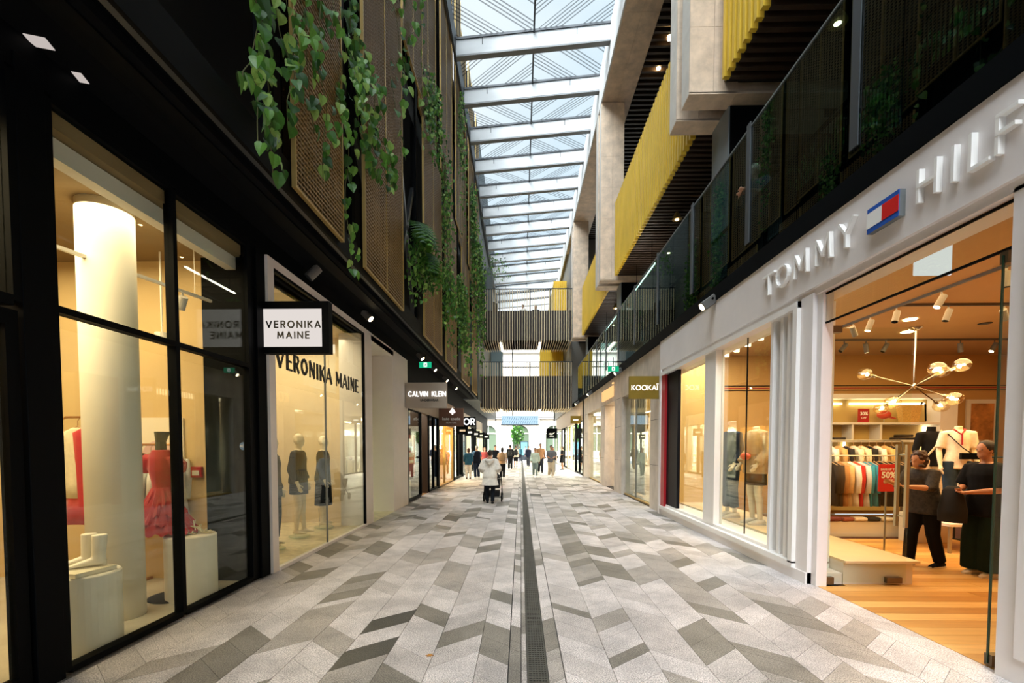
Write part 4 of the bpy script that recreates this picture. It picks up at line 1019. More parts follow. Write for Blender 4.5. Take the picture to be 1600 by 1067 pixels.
trailing_plant('thin vine along the second bronze screen', [((-2.4, 9.4, 11), (-2.36, 9.2, 7.4), .15), ((-2.4, 8.6, 10.5), (-2.36, 8.7, 8.0), .2)], .15, 6, objs=False)
bunch('green bunch hanging from the upper edge beside the third screen', (-2.42, 12.6, 11.6), (.3, .6, 2.6), 420, .10)
bunch('long ivy curtain down the fourth bronze screen', (-2.40, 14.5, 10.8), (.22, .3, 4.6), 420, .10)
fern('fern hanging beside the second bronze screen', (-2.4, 10.4, 6.6), 18, 1.1)
fern('lower fern beside the third bronze screen', (-2.35, 11.0, 6.2), 18, 1.0)
bunch('leafy bunch beneath the ferns beside the third screen', (-2.38, 10.9, 6.4), (.25, .8, 1.3), 460, .09)
bunch('ivy mass over the foot of the fourth bronze screen', (-2.38, 14.6, 7.2), (.3, .6, 2.4), 600, .10)
bunch('ivy mass hanging past the fifth bronze screen', (-2.42, 18.3, 8.4), (.35, .5, 4.2), 900, .11)
bunch('tall ivy column between the fifth and sixth screens', (-2.35, 22.3, 14.2), (.3, .4, 9.3), 1000, .12, stems=12)
bunch('tall ivy column beside the footbridge end', (-2.32, 25.6, 13.0), (.3, .5, 8.2), 1000, .12, stems=12)
bunch('ivy hanging from the upper screens above the footbridge end', (-2.38, 18.2, 15.4), (.22, .35, 5.5), 420, .10)
bunch('feathery shrub on the upper footbridge landing', (-1.9, 28.5, 13.4), (1.3, .6, 1.9), 160, .10, name='planter_shrub')
pt_ = thing('planter_box', 'tall grey planter on the upper footbridge landing', 'planter', (-2.3, 28.2, 10.4))
MB().lathe([(.26, 10.3), (.3, 11.2), (.3, 13.0), (.27, 13.05)], (-2.1, 29.6, 0), 20).build('tub', mat('grey_tub', '#6b7274', .6), pt_)
# soffit fittings
def bullet(label, loc, rz, tilt, glow=LAMPGLOW, m=CANB):
    return make_spot('spotlight', label, loc, rz, tilt, m, glow, 'spotlights along the facades', .08, .07, .22)
bullet('lit spotlight under the black soffit near the white projecting sign', (-3.15, 9.3, 4.45), R(-100), R(48))
bullet('spotlight under the black soffit beside the white projecting sign', (-3.15, 7.0, 4.45), R(120), R(40), DARKGREY)
for i, y in enumerate((13.5, 15.5, 18.0, 20.5)): bullet(ORD[i] + ' small soffit spotlight from the camera above the underwear shop', (-3.0, y, 4.45), R(-100), R(45))
for i, (x, y) in enumerate(((-3.28, 3.14), (-3.29, 3.44))):
    tag(MB().obox((x, y, 4.448), (.12 - .06 * i, .10, .006), (0, 0, .3)).build('soffit_light', emit('dim_light', (.9, .8, .75), .16)), ('square', 'narrow')[i] + ' pale light set in the black soffit at the upper left', 'light')
def exit_sign(label, loc, w=.36, h=.17):
    t = thing('exit_sign', label, 'exit sign', loc); x, y, z = loc
    bx(x - w / 2, x + w / 2, y, y + .03, z - h / 2, z + h / 2).build('panel', emit('exit_green', '#128a63', .5), t)
    em = emit('exit_white', (.9, 1, .95), .5)
    bx(x - .05, x + .05, y - .004, y, z - .06, z + .06).build('door_mark', em, t)
    MB().extr([(x - .03, z - .05), (x - .01, z - .05), (x, z - .01), (x + .02, z - .05), (x + .035, z - .05), (x + .012, z + .0), (x + .01, z + .03), (x - .02, z + .03), (x - .015, z)][::-1], 'Y', y - .008, y - .004).build('runner_mark', emit('exit_dark', '#0c5a40', .6), t)
    MB().tube([(x, y + .015, z + h / 2), (x, y + .015, z + h / 2 + .3)], .01).build('hanger', BLACK, t)
    return t
exit_sign('green running man exit sign under the left soffit', (-2.85, 13.6, 4.12))
es_ = exit_sign('green running man exit sign above the travertine shop front', (3.05, 15.2, 4.25))
MB().bar((3.05, 15.215, 4.48), (3.55, 15.215, 4.48), .03, .03).build('arm', BLACK, es_)

# ================================================================ RIGHT GROUND FLOOR : white store
XR = 3.57
FASC = mat('white_fascia', '#e4dedb', .55, 0, .04, 1.5)
struct('wall_right', MB().box(3.50, 3.9, -18, 11.62, 3.60, 4.31).box(3.54, 3.9, -18, 11.5, 3.52, 3.60), FASC, 'white fascia band of the store with the flag logo')
struct('trim_30', MB().box(XR, 3.70, 5.52, 5.62, 0, 3.55).box(XR - .05, 3.70, 5.62, 5.86, 0, 3.55), FASC, 'white pier between the open doors and the display window', 'pier', .004)
tf = thing('trim_31', 'stepped white frame around the display window', 'window frame', (3.5, 6.2, 0), kind='structure')
for (y0, y1, xx) in ((5.86, 5.95, 3.47), (5.95, 6.08, 3.60), (6.08, 6.14, 3.52), (6.14, 6.28, 3.63), (6.28, 6.34, 3.54), (6.34, 6.50, 3.68), (6.50, 6.56, 3.53)):
    bx(xx, 3.95, y0, y1, .20, 3.52).build('step', WHITE, tf)
bx(3.47, 3.95, 5.86, 11.5, .14, .22).build('ledge', WHITE, tf); bx(3.475, 3.9, 5.86, 11.5, 3.44, 3.52).build('top_border', WHITE, tf); bx(3.55, 3.95, 6.56, 11.5, .22, .27).build('sill', WHITE, tf)
bx(3.50, 3.95, 5.62, 11.6, 0, .14).build('base', FASC, tf)
MB().box(3.53, 3.69, 8.38, 8.86, .27, 3.52).build('post', WHITE, tf)
struct('trim_32', bx(XR - .03, 4.0, -18, 3.41, 0, 3.55), FASC, 'white wall panel at the right edge of the open doors', 'wall')
tp_ = bx(XR - .05, XR - .03, 2.2, 3.28, .18, 3.3).build('raised_panel', FASC, bpy.data.objects['trim_32'], bev=.01)
w5 = thing('window_20', 'display window with the trench coat mannequin', 'window', (3.6, 6.6, 0), kind='structure')
for a, b in ((6.56, 7.45), (7.457, 8.38)): bx(3.64, 3.65, a, b, .27, 3.45).build('pane', GLASS, w5)
bx(3.635, 3.655, 7.448, 7.459, .27, 3.45).build('joint', BLACK, w5); bx(3.63, 3.66, 6.56, 8.38, 3.45, 3.52).build('head', BLACK, w5)
w6 = thing('window_21', 'narrow display window beside the navy panel', 'window', (3.6, 8.9, 0), kind='structure')
for a, b in ((8.86, 9.2), (9.205, 10.45)): bx(3.64, 3.65, a, b, .27, 3.45).build('pane', GLASS, w6)
bx(3.63, 3.66, 8.86, 10.45, 3.45, 3.5).build('head', BLACK, w6)
struct('trim_33', bx(3.56, 3.63, 10.45, 11.2, .22, 3.52), NAVY, 'dark navy panel at the end of the display window', 'panel')
struct('trim_34', bx(3.50, 3.63, 11.2, 11.46, .22, 3.52), RED, 'red vertical panel beside the navy panel', 'panel')
struct('trim_35', bx(3.48, 3.95, 11.46, 11.6, 0, 3.6), FASC, 'white end jamb of the store front', 'jamb')
# fascia letters, built from strokes
GL = {'T': (.8, [((0, 1), (.8, 1)), ((.4, 1), (.4, 0))]), 'M': (.95, [((0, 0), (.08, 1)), ((.08, 1), (.475, .25)), ((.475, .25), (.87, 1)), ((.87, 1), (.95, 0))]),
      'Y': (.8, [((0, 1), (.4, .48)), ((.8, 1), (.4, .48)), ((.4, .5), (.4, 0))]), 'H': (.8, [((0, 0), (0, 1)), ((.8, 0), (.8, 1)), ((0, .5), (.8, .5))]),
      'I': (.0, [((0, 0), (0, 1))]), 'L': (.62, [((0, 1), (0, 0)), ((0, 0), (.62, 0))]), 'F': (.62, [((0, 0), (0, 1)), ((0, 1), (.62, 1)), ((0, .52), (.55, .52))]),
      'E': (.62, [((0, 0), (0, 1)), ((0, 1), (.62, 1)), ((0, .52), (.55, .52)), ((0, 0), (.62, 0))]),
      'R': (.65, [((0, 0), (0, 1)), ((0, 1), (.45, 1)), ((.45, 1), (.62, .76)), ((.62, .76), (.45, .52)), ((.45, .52), (0, .52)), ((.35, .52), (.65, 0))]),
      'O': (1.0, [((.5 + .5 * math.cos(a), .5 + .5 * math.sin(a)), (.5 + .5 * math.cos(a + .35), .5 + .5 * math.sin(a + .35))) for a in [.349 * i for i in range(18)]]),
      'G': (1.0, [((.5 + .5 * math.cos(a), .5 + .5 * math.sin(a)), (.5 + .5 * math.cos(a + .35), .5 + .5 * math.sin(a + .35))) for a in [.7 + .349 * i for i in range(15)]] + [((1.0, .42), (.6, .42))])}
fl = thing('fascia_lettering', 'raised white capital letters on the white store fascia', 'lettering', (3.5, 5, 3.8))
HL = .265; Z0 = 3.825
def glyph(ch, y, wd):
    w, st = GL[ch]; m = MB(); kx = wd / (w * HL) if w else 1
    for si, (a, b) in enumerate(st):
        xo = 3.475 - .0015 * (si % 4)
        a = Vector((xo, y - a[0] * HL * kx, Z0 + a[1] * HL)); b = Vector((xo, y - b[0] * HL * kx, Z0 + b[1] * HL)); d = (b - a).normalized() * .011
        m.bar(a - d, b + d, .05, .028, (0, 0, 1)) if abs((b - a).z) < .02 else m.bar(a - d, b + d, .028, .05, (1, 0, 0))
    m.build('letter', LETTERW, fl)
for ch, y, wd in (('T', 6.66, .27), ('O', 6.33, .26), ('M', 5.93, .26), ('M', 5.51, .26), ('Y', 5.11, .21), ('H', 4.12, .17), ('I', 3.80, 0), ('L', 3.66, .14), ('F', 3.46, .13), ('I', 3.16, 0), ('G', 3.02, .22), ('E', 2.66, .15), ('R', 2.36, .16)): glyph(ch, y, wd)
fgl = thing('flag_logo', 'blue, white and red rectangular flag logo on the white fascia', 'logo', (3.48, 4.5, 3.8))
bx(3.445, 3.50, 4.30, 4.68, 3.80, 4.04).build('block', GREYM, fgl)
bx(3.438, 3.445, 4.30, 4.68, 3.80, 4.04).build('blue_field', mat('logo_blue', '#2458b4', .4), fgl)
bx(3.433, 3.438, 4.49, 4.68, 3.848, 3.995).build('white_field', mat('logo_white', '#f0f0ee', .4), fgl)
bx(3.433, 3.438, 4.30, 4.49, 3.848, 3.995).build('red_field', mat('logo_red', '#d8241f', .4), fgl)
# ---- store room
OAK = [mat('oak_plank_%d' % i, c, .35, 0, .14, 2.5, stretch=(.6, 9, 1)) for i, c in enumerate(('#c99a54', '#bd8a45', '#d3a560', '#b07c3a'))]
rm = room('store with the flag logo', 3.9, 13.0, 2.2, 11.55, 3.95, mat('store_wall', '#b98f52', .7, 0, .04, 1.5), mat('store_subfloor', '#6a4a22', .6), mat('store_ceiling', '#b8986a', .8, 0, .03, 2), '-', fz=-.012)
shared = {}
yy = 3.2; r_ = 0
while yy < 9.2:
    x = 3.6 if yy > 3.38 and yy < 5.5 else 3.96
    xstart = x; r_ += 1
    while x < 9.5:
        L_ = 9.6 - x if x > 7.6 else random.choice((1.6, 2.0, 2.4)); key = (round(L_, 2), random.randrange(4))
        if key not in shared:
            o = bx(.002, L_ - .002, .0015, .1785, -.012, .002).build('plank', OAK[key[1]], rm); o.location = (x, yy, 0); shared[key] = o
        else: place(shared[key], 'plank', rm, (x, yy, 0))
        x += L_
    yy += .18
tag(bx(5.2, 12, 8.42, 11.05, .002, .014).build('carpet', mat('patterned_carpet', '#4a2a22', .9, 0, .5, 9)), 'dark red patterned carpet at the back of the store', 'carpet')
for i in range(3):
    tag(bx(3.95, 12.9, 11.535, 11.548, 3.08 + i * .055, 3.10 + i * .055).build('wall_stripe', (NAVY, RED, NAVY)[i]), ('lower navy', 'red', 'upper navy')[i] + ' stripe along the back wall of the store', 'stripe', 'wall stripes')
# platform at the door
pf = thing('display_platform', 'low white display platform inside the store door', 'platform', (4.4, 6.0, 0))
bx(3.96, 4.80, 5.62, 11.4, .0, .27).build('body', OFFW, pf); bx(3.96, 4.86, 5.58, 11.42, .27, .30).build('top', mat('platform_top', '#dcc9a2', .4, 0, .05, 3), pf)
# glass doors
def gdoor(name, label, y, x0, x1, hinge_y):
    d = thing(name, label, 'door', (x0, y, 0), kind='structure')
    bx(x0, x1, y - .006, y + .006, .03, 3.12).build('pane', GLASS, d)
    return d
gd = gdoor('door_3', 'open frameless glass door with long steel handles', 5.60, 3.62, 4.70, 0)
bx(3.62, 3.82, 5.57, 5.63, .01, .10).build('bottom_patch', mat('patch_bronze', '#6b5a44', .35, .6), gd); bx(4.46, 4.64, 5.57, 5.63, .03, .10).build('bottom_patch', MATS['patch_bronze'], gd)
bx(3.62, 3.84, 5.57, 5.63, 3.06, 3.14).build('top_patch', MATS['patch_bronze'], gd)
for dy in (-.07, .07):
    MB().bar((4.62 , 5.6 + dy, .72), (4.62, 5.6 + dy, 1.72), .035, .035).build('handle', STEEL, gd)
for z in (.85, 1.6): MB().tube([(4.62, 5.53, z), (4.62, 5.67, z)], .01).build('handle_mount', STEEL, gd)
gd2 = gdoor('door_4', 'open glass door seen edge on at the right of the entrance', 3.52, 3.60, 4.60, 0)
bx(3.59, 3.605, 3.515, 3.525, .03, 3.12).build('glass_edge', mat('green_glass_edge', '#26402f', .2), gd2)
bx(3.60, 3.80, 3.49, 3.55, .01, .10).build('bottom_patch', MATS['patch_bronze'], gd2); bx(3.60, 3.80, 3.49, 3.55, 3.06, 3.16).build('top_patch', MATS['patch_bronze'], gd2)
w7 = thing('window_22', 'glass transom over the open store doors', 'window', (3.6, 4.5, 3.2), kind='structure')
bx(3.605, 3.615, 3.41, 5.52, 3.17, 3.50).build('pane', GLASS, w7); bx(3.60, 3.62, 3.41, 5.52, 3.15, 3.17).build('edge', BLACK, w7)
bx(3.60, 3.62, 3.41, 5.52, 3.49, 3.51).build('edge', BLACK, w7)
av = thing('led_panel', 'white square panel hanging inside above the store doors', 'panel', (4.2, 4.6, 3.5))
bx(4.19, 4.58, 5.0, 5.03, 3.52, 3.87).build('plate', emit('white_panel_glow', (.95, .95, .95), .2), av, bev=.006)  # LED panel; glow added so it reads white in the warm store
for x in (4.25, 4.52): MB().tube([(x, 5.015, 3.86), (x, 5.015, 3.96)], .006).build('hanger', STEEL, av)
# ---- store contents
su = thing('wall_shelving', 'glowing wall shelves with bags and cap at the back of the store', 'shelves', (8.8, 11.3, 0))
bx(7.3, 10.4, 11.46, 11.53, .1, 2.95).build('back_panel', mat('shelf_back', '#b59a5c', .6), su)
for z in (1.80, 2.22): bx(7.4, 10.0, 11.1, 11.46, z, z + .05).build('shelf', OFFW, su)
MB().box(7.3, 7.4, 11.08, 11.5, 0, 2.95).box(10.0, 10.4, 11.08, 11.5, 0, 2.95).box(7.4, 10.0, 11.08, 11.5, 2.85, 2.95).build('frame', OFFW, su)
for x in (7.95, 8.62): bx(x, x + .05, 11.12, 11.46, 1.85, 2.22).build('divider', OFFW, su)
MB().box(7.42, 7.9, 11.40, 11.45, 2.72, 2.76).box(8.1, 9.9, 11.40, 11.45, 2.72, 2.76).box(7.98, 8.02, 11.40, 11.45, 1.2, 1.8).box(9.90, 9.94, 11.4, 11.45, 1.2, 2.2).build('light_strip', emit('shelf_strip', (1, .85, .55), 2.5), su)
sg = thing('sale_sign', 'red 30% off sign on the glowing wall shelf', 'sign', (8.28, 11.2, 2.27))
bx(8.14, 8.40, 11.18, 11.20, 2.27, 2.60).build('board', RED, sg); text('30%', .11, (8.27, 11.175, 2.48), 'cam', LETTERW, sg, ext=.002, bold=.003); text('OFF', .07, (8.27, 11.175, 2.38), 'cam', LETTERW, sg, ext=.002)
cp = thing('cap', 'orange red baseball cap on a small stand', 'cap', (8.78, 11.2, 2.27))
CAPM = mat('cap_red', '#c8402c', .8)
MB().ell((8.78, 11.22, 2.46), (.14, .15, .10), 14, 9).build('crown', CAPM, cp, smooth=True); MB().loft([[(8.86, 11.12, 2.40), (8.86, 11.28, 2.40), (8.86, 11.28, 2.42), (8.86, 11.12, 2.42)], [(9.02, 11.15, 2.36), (9.02, 11.26, 2.36), (9.02, 11.26, 2.375), (9.02, 11.15, 2.375)]]).build('peak', CAPM, cp)
MB().tube([(8.78, 11.22, 2.27), (8.78, 11.22, 2.42)], .01).build('stand', STEEL, cp)
wb = thing('tote_bag', 'woven tan tote bag on the wall shelf', 'bag', (9.4, 11.2, 2.27))
MB().loft([[(9.2, 11.15, 2.27), (9.55, 11.15, 2.27), (9.55, 11.3, 2.27), (9.2, 11.3, 2.27)], [(9.12, 11.13, 2.68), (9.62, 11.13, 2.68), (9.62, 11.32, 2.68), (9.12, 11.32, 2.68)]]).build('body', mat('woven', '#c79f55', .8, 0, .4, 60), wb)
MB().tube([(9.6, 11.2, 2.6), (9.66, 11.2, 2.75), (9.74, 11.2, 2.70), (9.76, 11.2, 2.3)], .018).build('strap', BLACK, wb)
for i, (x, z, c) in enumerate(((9.05, 1.85, '#1c1c20'), (9.25, 1.85, '#2a2626'), (9.15, 1.92, '#1c1c20'), (7.55, 1.85, '#2c2a2c'))):
    tag(bx(x, x + .3, 11.14, 11.4, z, z + .06).build('folded_garment', mat('cloth_' + c.strip('#'), c, .85, 0, .12, 14), bev=.02), ('left dark wallet pile', 'right dark wallet pile', 'upper dark wallet pile', 'dark folded knit at the left')[i] + ' on the lower wall shelf', 'folded clothes')
# picture and right-hand shelving at the back
pc = thing('wall_picture', 'large framed brown picture on the back wall of the store', 'picture', (11.6, 11.5, 1.6))
bx(11.0, 11.75, 11.49, 11.53, 1.75, 2.85).build('frame', OFFW, pc); bx(11.1, 11.65, 11.475, 11.49, 1.85, 2.75).build('print', mat('picture_print', '#a8713a', .6, 0, .6, 3), pc)
rs = thing('wall_shelving', 'pale shelving with folded shirts at the right of the store', 'shelves', (11.9, 10.6, 0))
for x in (10.55, 11.7): bx(x, x + .05, 9.7, 10.1, 0, 2.7).build('side', OFFW, rs)
for z in (.5, 1.0, 1.45, 1.9, 2.3, 2.68): bx(10.6, 11.7, 9.7, 10.1, z, z + .03).build('shelf', OFFW, rs)
for r0, z in enumerate((1.03, 1.48, 1.93)):
    for i in range(5):
        c = ('#e6d9c4', '#d8c9b4', '#caa79a', '#e2dccf', '#b9a58f')[(i + r0) % 5]
        tag(MB().box(10.65, 11.0, 9.72, 10.02, z + i * .055, z + i * .055 + .045).build('folded_shirt', mat('cloth_' + c.strip('#'), c, .85, 0, .12, 14), bev=.015), ORD[i] + ' folded shirt from the bottom in the ' + ('lowest', 'middle', 'highest')[r0] + ' shelf pile', 'folded clothes', 'folded shirts on the right shelving')
# garment racks
rail('steel garment rack with coloured clothes behind the door handle', (5.75, 8.75), (7.25, 8.75), 1.52, STEEL)
gc = ['#2b2520', '#3a3029', '#a5784a', '#c9a878', '#d9d7d2', '#b32a2a', '#c6c9cf', '#2f86a6', '#2e7f9e', '#1b1f26', '#16181c', '#1d2026', '#15171b', '#1c1e24', '#17191e']
gn = ['dark brown coat', 'dark olive shirt', 'tan jacket', 'beige shirt', 'white shirt', 'red top', 'pale grey shirt', 'bright blue shirt', 'teal shirt', 'black shirt', 'black trousers', 'navy jacket', 'black jacket', 'charcoal shirt', 'black coat']
for i, c in enumerate(gc):
    garment(gn[i] + ', ' + ORD[i] + ' from the left on the front steel rack', (5.86 + i * .092, 8.75, 1.51), R(90 + random.uniform(-10, 10)), c, .82, .22, .5, 1.08, 'clothes on the front steel rack', 'hanging_garment', .04)
rail('upper rack of pale shirts behind the coloured clothes', (5.9, 9.7), (8.0, 9.7), 1.82, STEEL)
for i in range(12):
    c = ('#e4d6bd', '#dcccae', '#1f2226', '#e8dfcf', '#c9a06a', '#23252a')[i % 6]
    garment(('pale', 'cream', 'dark', 'white', 'tan', 'black')[i % 6] + ' shirt, ' + ORD[i] + ' from the left on the upper rack', (6.02 + i * .16, 9.7, 1.81), R(90 + random.uniform(-10, 10)), c, .62, .2, .4, 1.05, 'shirts on the upper rack', 'hanging_garment', .045)
tag(bx(5.7, 7.4, 8.55, 9.0, .0, .30).build('rack_plinth', OFFW, bev=.01), 'long white plinth beneath the coloured clothes rack', 'plinth')
for i in range(6):
    c = ('#6b2a26', '#8a4a40', '#d9cdbd', '#2a2a2c', '#e2dccf', '#5a2b2a')[i]
    tag(MB().obox((5.85 + i * .24, 8.62, .34), (.23, .2, .07), (0, 0, random.uniform(-.2, .2))).build('folded_garment', mat('cloth_' + c.strip('#'), c, .85, 0, .12, 14), bev=.02), ORD[i] + ' folded garment from the left on the plinth under the rack', 'folded clothes', 'folded clothes under the rack')
s5 = thing('sale_sign', 'red SAVE UP TO 50% OFF sign on a steel stand', 'sign', (5.66, 7.15, 0))
MB().tube([(5.66, 7.15, .0), (5.66, 7.15, 1.0)], .013).build('pole', STEEL, s5); MB().lathe([(.13, 0), (.13, .012)], (5.66, 7.15, .002), 20).build('foot', STEEL, s5)
bx(5.53, 5.82, 7.13, 7.145, 1.0, 1.42).build('board', mat('sale_red', '#c4161c', .45), s5)
text('SAVE UP TO', .045, (5.675, 7.125, 1.34), 'cam', LETTERW, s5, ext=.001, bold=.001); text('50%', .13, (5.675, 7.125, 1.25), 'cam', LETTERW, s5, ext=.001, bold=.004); text('OFF', .09, (5.675, 7.125, 1.15), 'cam', LETTERW, s5, ext=.001)
# right-hand racks near the mannequin
rail('low rack of black and white shirts behind the tall customer', (7.9, 8.4), (9.4, 8.4), 1.5, DARKGREY)
for i in range(9):
    garment(('white', 'black', 'cream')[i % 3] + ' shirt, ' + ORD[i] + ' from the left behind the tall customer', (8.02 + i * .15, 8.4, 1.49), R(90 + random.uniform(-15, 15)), ('#e2d6c2', '#1a1b1e', '#d3c3a2')[i % 3], .65, .21, .45, 1.05, 'shirts behind the tall customer', 'hanging_garment', .05)
# bench table
tb = thing('display_table', 'low steel legged display table under the white shirt mannequin', 'table', (7.4, 7.6, 0))
bx(6.75, 8.1, 7.25, 8.0, .43, .47).build('top', OFFW, tb)
for x in (6.8, 8.05):
    for y in (7.3, 7.95): MB().bar((x, y, 0), (x, y, .43), .035, .035).build('leg', STEEL, tb)
for i in range(8):
    c = ('#e8dcc8', '#d9a79a', '#e6cfc0', '#efe8da', '#d9b6a8', '#e8dcc8', '#c98f86', '#e2d2c2')[i]
    tag(MB().obox((7.62 + .02 * math.sin(i * 2), 7.42, .495 + i * .055), (.30, .24, .048), (0, 0, .06 * math.sin(i * 3))).build('folded_garment', mat('cloth_' + c.strip('#'), c, .85, 0, .12, 14), bev=.018), ORD[i] + ' folded garment from the bottom of the pink and white pile', 'folded clothes', 'pink and white folded pile')
figure('mannequin', 'headless mannequin in white red-trimmed shirt and jeans on the low table', 'mannequin', (7.15, 7.6, .47), 160, 1.78, .016, mann=True, head=False,
       fat=.88, top=[dict(c='#e9dfc9', hem=.84, sleeve=.42, wide=.008, ease=.012, name='shirt')], bottom=dict(c='#2b3a4a', wide=.0), shoes='#e2ddd0', pose=dict(knL=(-.11, .06, .5), anL=(-.12, .02, .085)))
mq = bpy.data.objects['mannequin.003'] if 'mannequin.003' in bpy.data.objects else None
def local_part(root, mb, name, m, **k): return mb.build(name, m, root, **k)
if mq:
    MB().tube([(-.07, .05, 1.50), (0, .11, 1.42), (.07, .05, 1.50), (0, -.07, 1.50), (-.07, .05, 1.50)], .014, 6).build('red_collar', RED, mq)
    MB().tube([(0, .125, 1.44), (0, .135, 1.25)], .012, 6).build('red_placket', RED, mq)
    MB().box(-.19, .03, .13, .20, 1.02, 1.12).build('belt_bag', BLACK, mq); MB().tube([(.16, .05, 1.44), (0, .16, 1.2), (-.15, .15, 1.08)], .008, 5).build('bag_strap', BLACK, mq)
figure('mannequin', 'headless torso form in black turtleneck with a pale shoulder strap', 'mannequin', (7.2, 8.15, .52), 175, 1.72, .016, mann=True, head=False, hands=False,
       fat=.86, top=[dict(c='#141416', hem=.84, ease=.012, sleeve=1.0, neck=1.475, name='turtleneck')], bottom=dict(c='#d9cbb2', wide=.02), pose={})
mq = bpy.data.objects['mannequin.004'] if 'mannequin.004' in bpy.data.objects else None
if mq:
    MB().tube([(0, .0, 1.42), (0, .01, 1.52)], [.068, .062], 14).build('collar', mat('cloth_141416', '#141416', .85), mq)
    MB().tube([(-.12, .06, 1.46), (-.02, .165, 1.25), (.14, .14, 1.02)], .016, 6).build('strap', mat('strap_pale', '#b9a98a', .6), mq)
tag(bx(6.85, 7.55, 8.05, 8.35, 0, .52).build('display_block', OFFW, bev=.01), 'white block under the black turtleneck form', 'display block')
# chandelier
cx, cy, cz = 7.46, 8.84, 2.84
chn = thing('chandelier', 'brass chandelier with clear glass globes in the store', 'chandelier', (cx, cy, cz))
MB().tube([(cx, cy, 3.95), (cx, cy, cz - .05)], .014).build('rod', CHROME, chn); MB().lathe([(.11, 3.95), (.11, 3.93), (.03, 3.88)], (cx, cy, 0), 18).build('canopy', CHROME, chn)
MB().ell((cx, cy, cz), (.045, .045, .06)).build('hub', CHROME, chn, smooth=True)
for (dx, dz, dy) in ((-.70, .28, .3), (-.2, .21, -.7), (.31, .29, -.6), (.69, .31, .2), (-.63, -.34, -.3), (-.1, -.38, .65), (.1, -.31, -.7), (.7, -.36, .2)):
    e = Vector((cx + dx * .82, cy + dy * .82, cz + dz * .82)); g_ = Vector((cx + dx, cy + dy, cz + dz))
    a_ = MB().tube([(cx, cy, cz), e], .011).build('arm', CHROME, chn)
    MB().ell(g_, (.135, .135, .115), 20, 12).build('globe', GLASSC, chn, smooth=True)
    MB().ell(lerp(e, g_, .75), (.032, .032, .036), 10, 7).build('bulb', emit('filament', (1, .72, .35), 16), chn, smooth=True)
    MB().tube([lerp(e, g_, -.25), lerp(e, g_, .35)], .028, 10).build('socket', CHROME, chn)
# ceiling tracks and spots of the store
for i, (p, q) in enumerate((((6.0, 5.2, 3.93), (6.0, 8.7, 3.93)), ((6.0, 7.4, 3.93), (8.2, 7.4, 3.93)), ((6.2, 9.8, 3.93), (11, 9.8, 3.93)))):
    tag(MB().bar(p, q, .035, .04).build('light_track', CANB), ('long light track running into the store', 'light track in front of the chandelier', 'light track behind the chandelier')[i], 'light track')
for i, (x, y, gl, tl) in enumerate(((5.98, 8.4, 0, 40), (5.98, 8.0, 1, 20), (6.0, 7.48, 0, -25), (6.0, 6.7, 1, 30), (6.0, 5.83, 0, 0), (6.74, 7.4, 0, 20), (7.6, 7.4, 1, 45), (6.8, 9.8, 0, 40), (7.25, 9.8, 1, 20), (7.66, 9.8, 0, 30), (9.2, 9.8, 0, 10), (9.9, 9.8, 1, 30))):
    make_spot('track_spotlight', (ORD[i] if i < 5 else ORD[i - 5] if i < 7 else ORD[i - 7]) + (' spotlight on the long store track' if i < 5 else ' spotlight on the track in front of the chandelier' if i < 7 else ' spotlight on the track behind the chandelier'), (x, y, 3.91), R(90 if i % 2 else -60), R(tl), CANB, LAMPGLOW if gl else BLACK, 'store track spotlights', .12, .045, .19)
for i, (x, y) in enumerate(((6.9, 8.3), (7.6, 9.2), (8.5, 8.6), (9.4, 8.8))):
    tag(MB().lathe([(.1, 3.949), (.1, 3.94), (.085, 3.938)], (x, y, 0), 18).build('downlight', LAMPGLOW if i < 2 else DARKGREY), ORD[i] + ' recessed downlight from the left around the chandelier', 'downlight')
# display window figures
figure('mannequin', 'headless mannequin in navy suit in the display window', 'mannequin', (4.16, 9.1, .30), 100, 2.02, .016, mann=True, head=False,
       fat=.9, top=[dict(c='#2c3440', hem=.80, sleeve=.97, name='blazer')], bottom=dict(c='#2f3945', wide=.01, len=.9), shoes='#e2d9c6', pose=dict(wrL=(-.23, .1, .92)))
figure('mannequin', 'headless mannequin in tan trench coat with red belt bag in the display window', 'mannequin', (4.22, 8.25, .30), 95, 2.0, .016, mann=True, head=False,
       top=[dict(c='#a89272', hem=.80, sleeve=.97, wide=.015, flare=.16, ease=.03, name='trench_coat')], bottom=dict(kind='skirt', c='#15161a', hem=.62, flare=0), shoes='#e2d9c6', pose=dict(wrL=(-.23, .12, .95), wrR=(.22, .12, .95)))
for nm in [o.name for o in bpy.data.objects if o.name.startswith('mannequin') and o.parent is None and 'trench' in o.get('label', '')]:
    mq = bpy.data.objects[nm]
    MB().ell((-.02, .21, 1.22), (.14, .06, .065), 14, 8).build('belt_bag', mat('bag_red', '#d23a22', .5), mq, smooth=True)
    MB().lathe([(.20, 1.22), (.20, 1.26)], (0, 0, 0), 20).build('belt', mat('belt_tan', '#8f6f4a', .6), mq)
    for z in (1.30, 1.45, 1.05): MB().ell((.05, .165, z), (.014, .008, .014), 8, 5).build('button', BLACK, mq)
sc_ = thing('digital_screen', 'tall dark digital screen behind the display window', 'screen', (4.6, 7.9, .3))
bx(4.36, 5.0, 7.9, 8.0, .3, 3.25).build('case', BLACK, sc_); bx(4.40, 4.96, 7.89, 7.9, .4, 3.15).build('display', mat('screen_glass', '#0d2a33', .12), sc_)
for i in range(5):
    make_spot('window_spotlight', ORD[i] + ' spotlight from the door in the display window ceiling', (4.62 + .03 * i, 8.45 + i * .55, 3.94), 0, R(10), CAN, LAMPGLOW, 'display window spotlights', .08, .06, .16)
tag(bx(3.96, 4.9, 11.42, 11.5, .3, 3.9).build('display_wall', mat('display_tan', '#c9a868', .7)), 'tan wall panel at the end of the display window', 'panel')
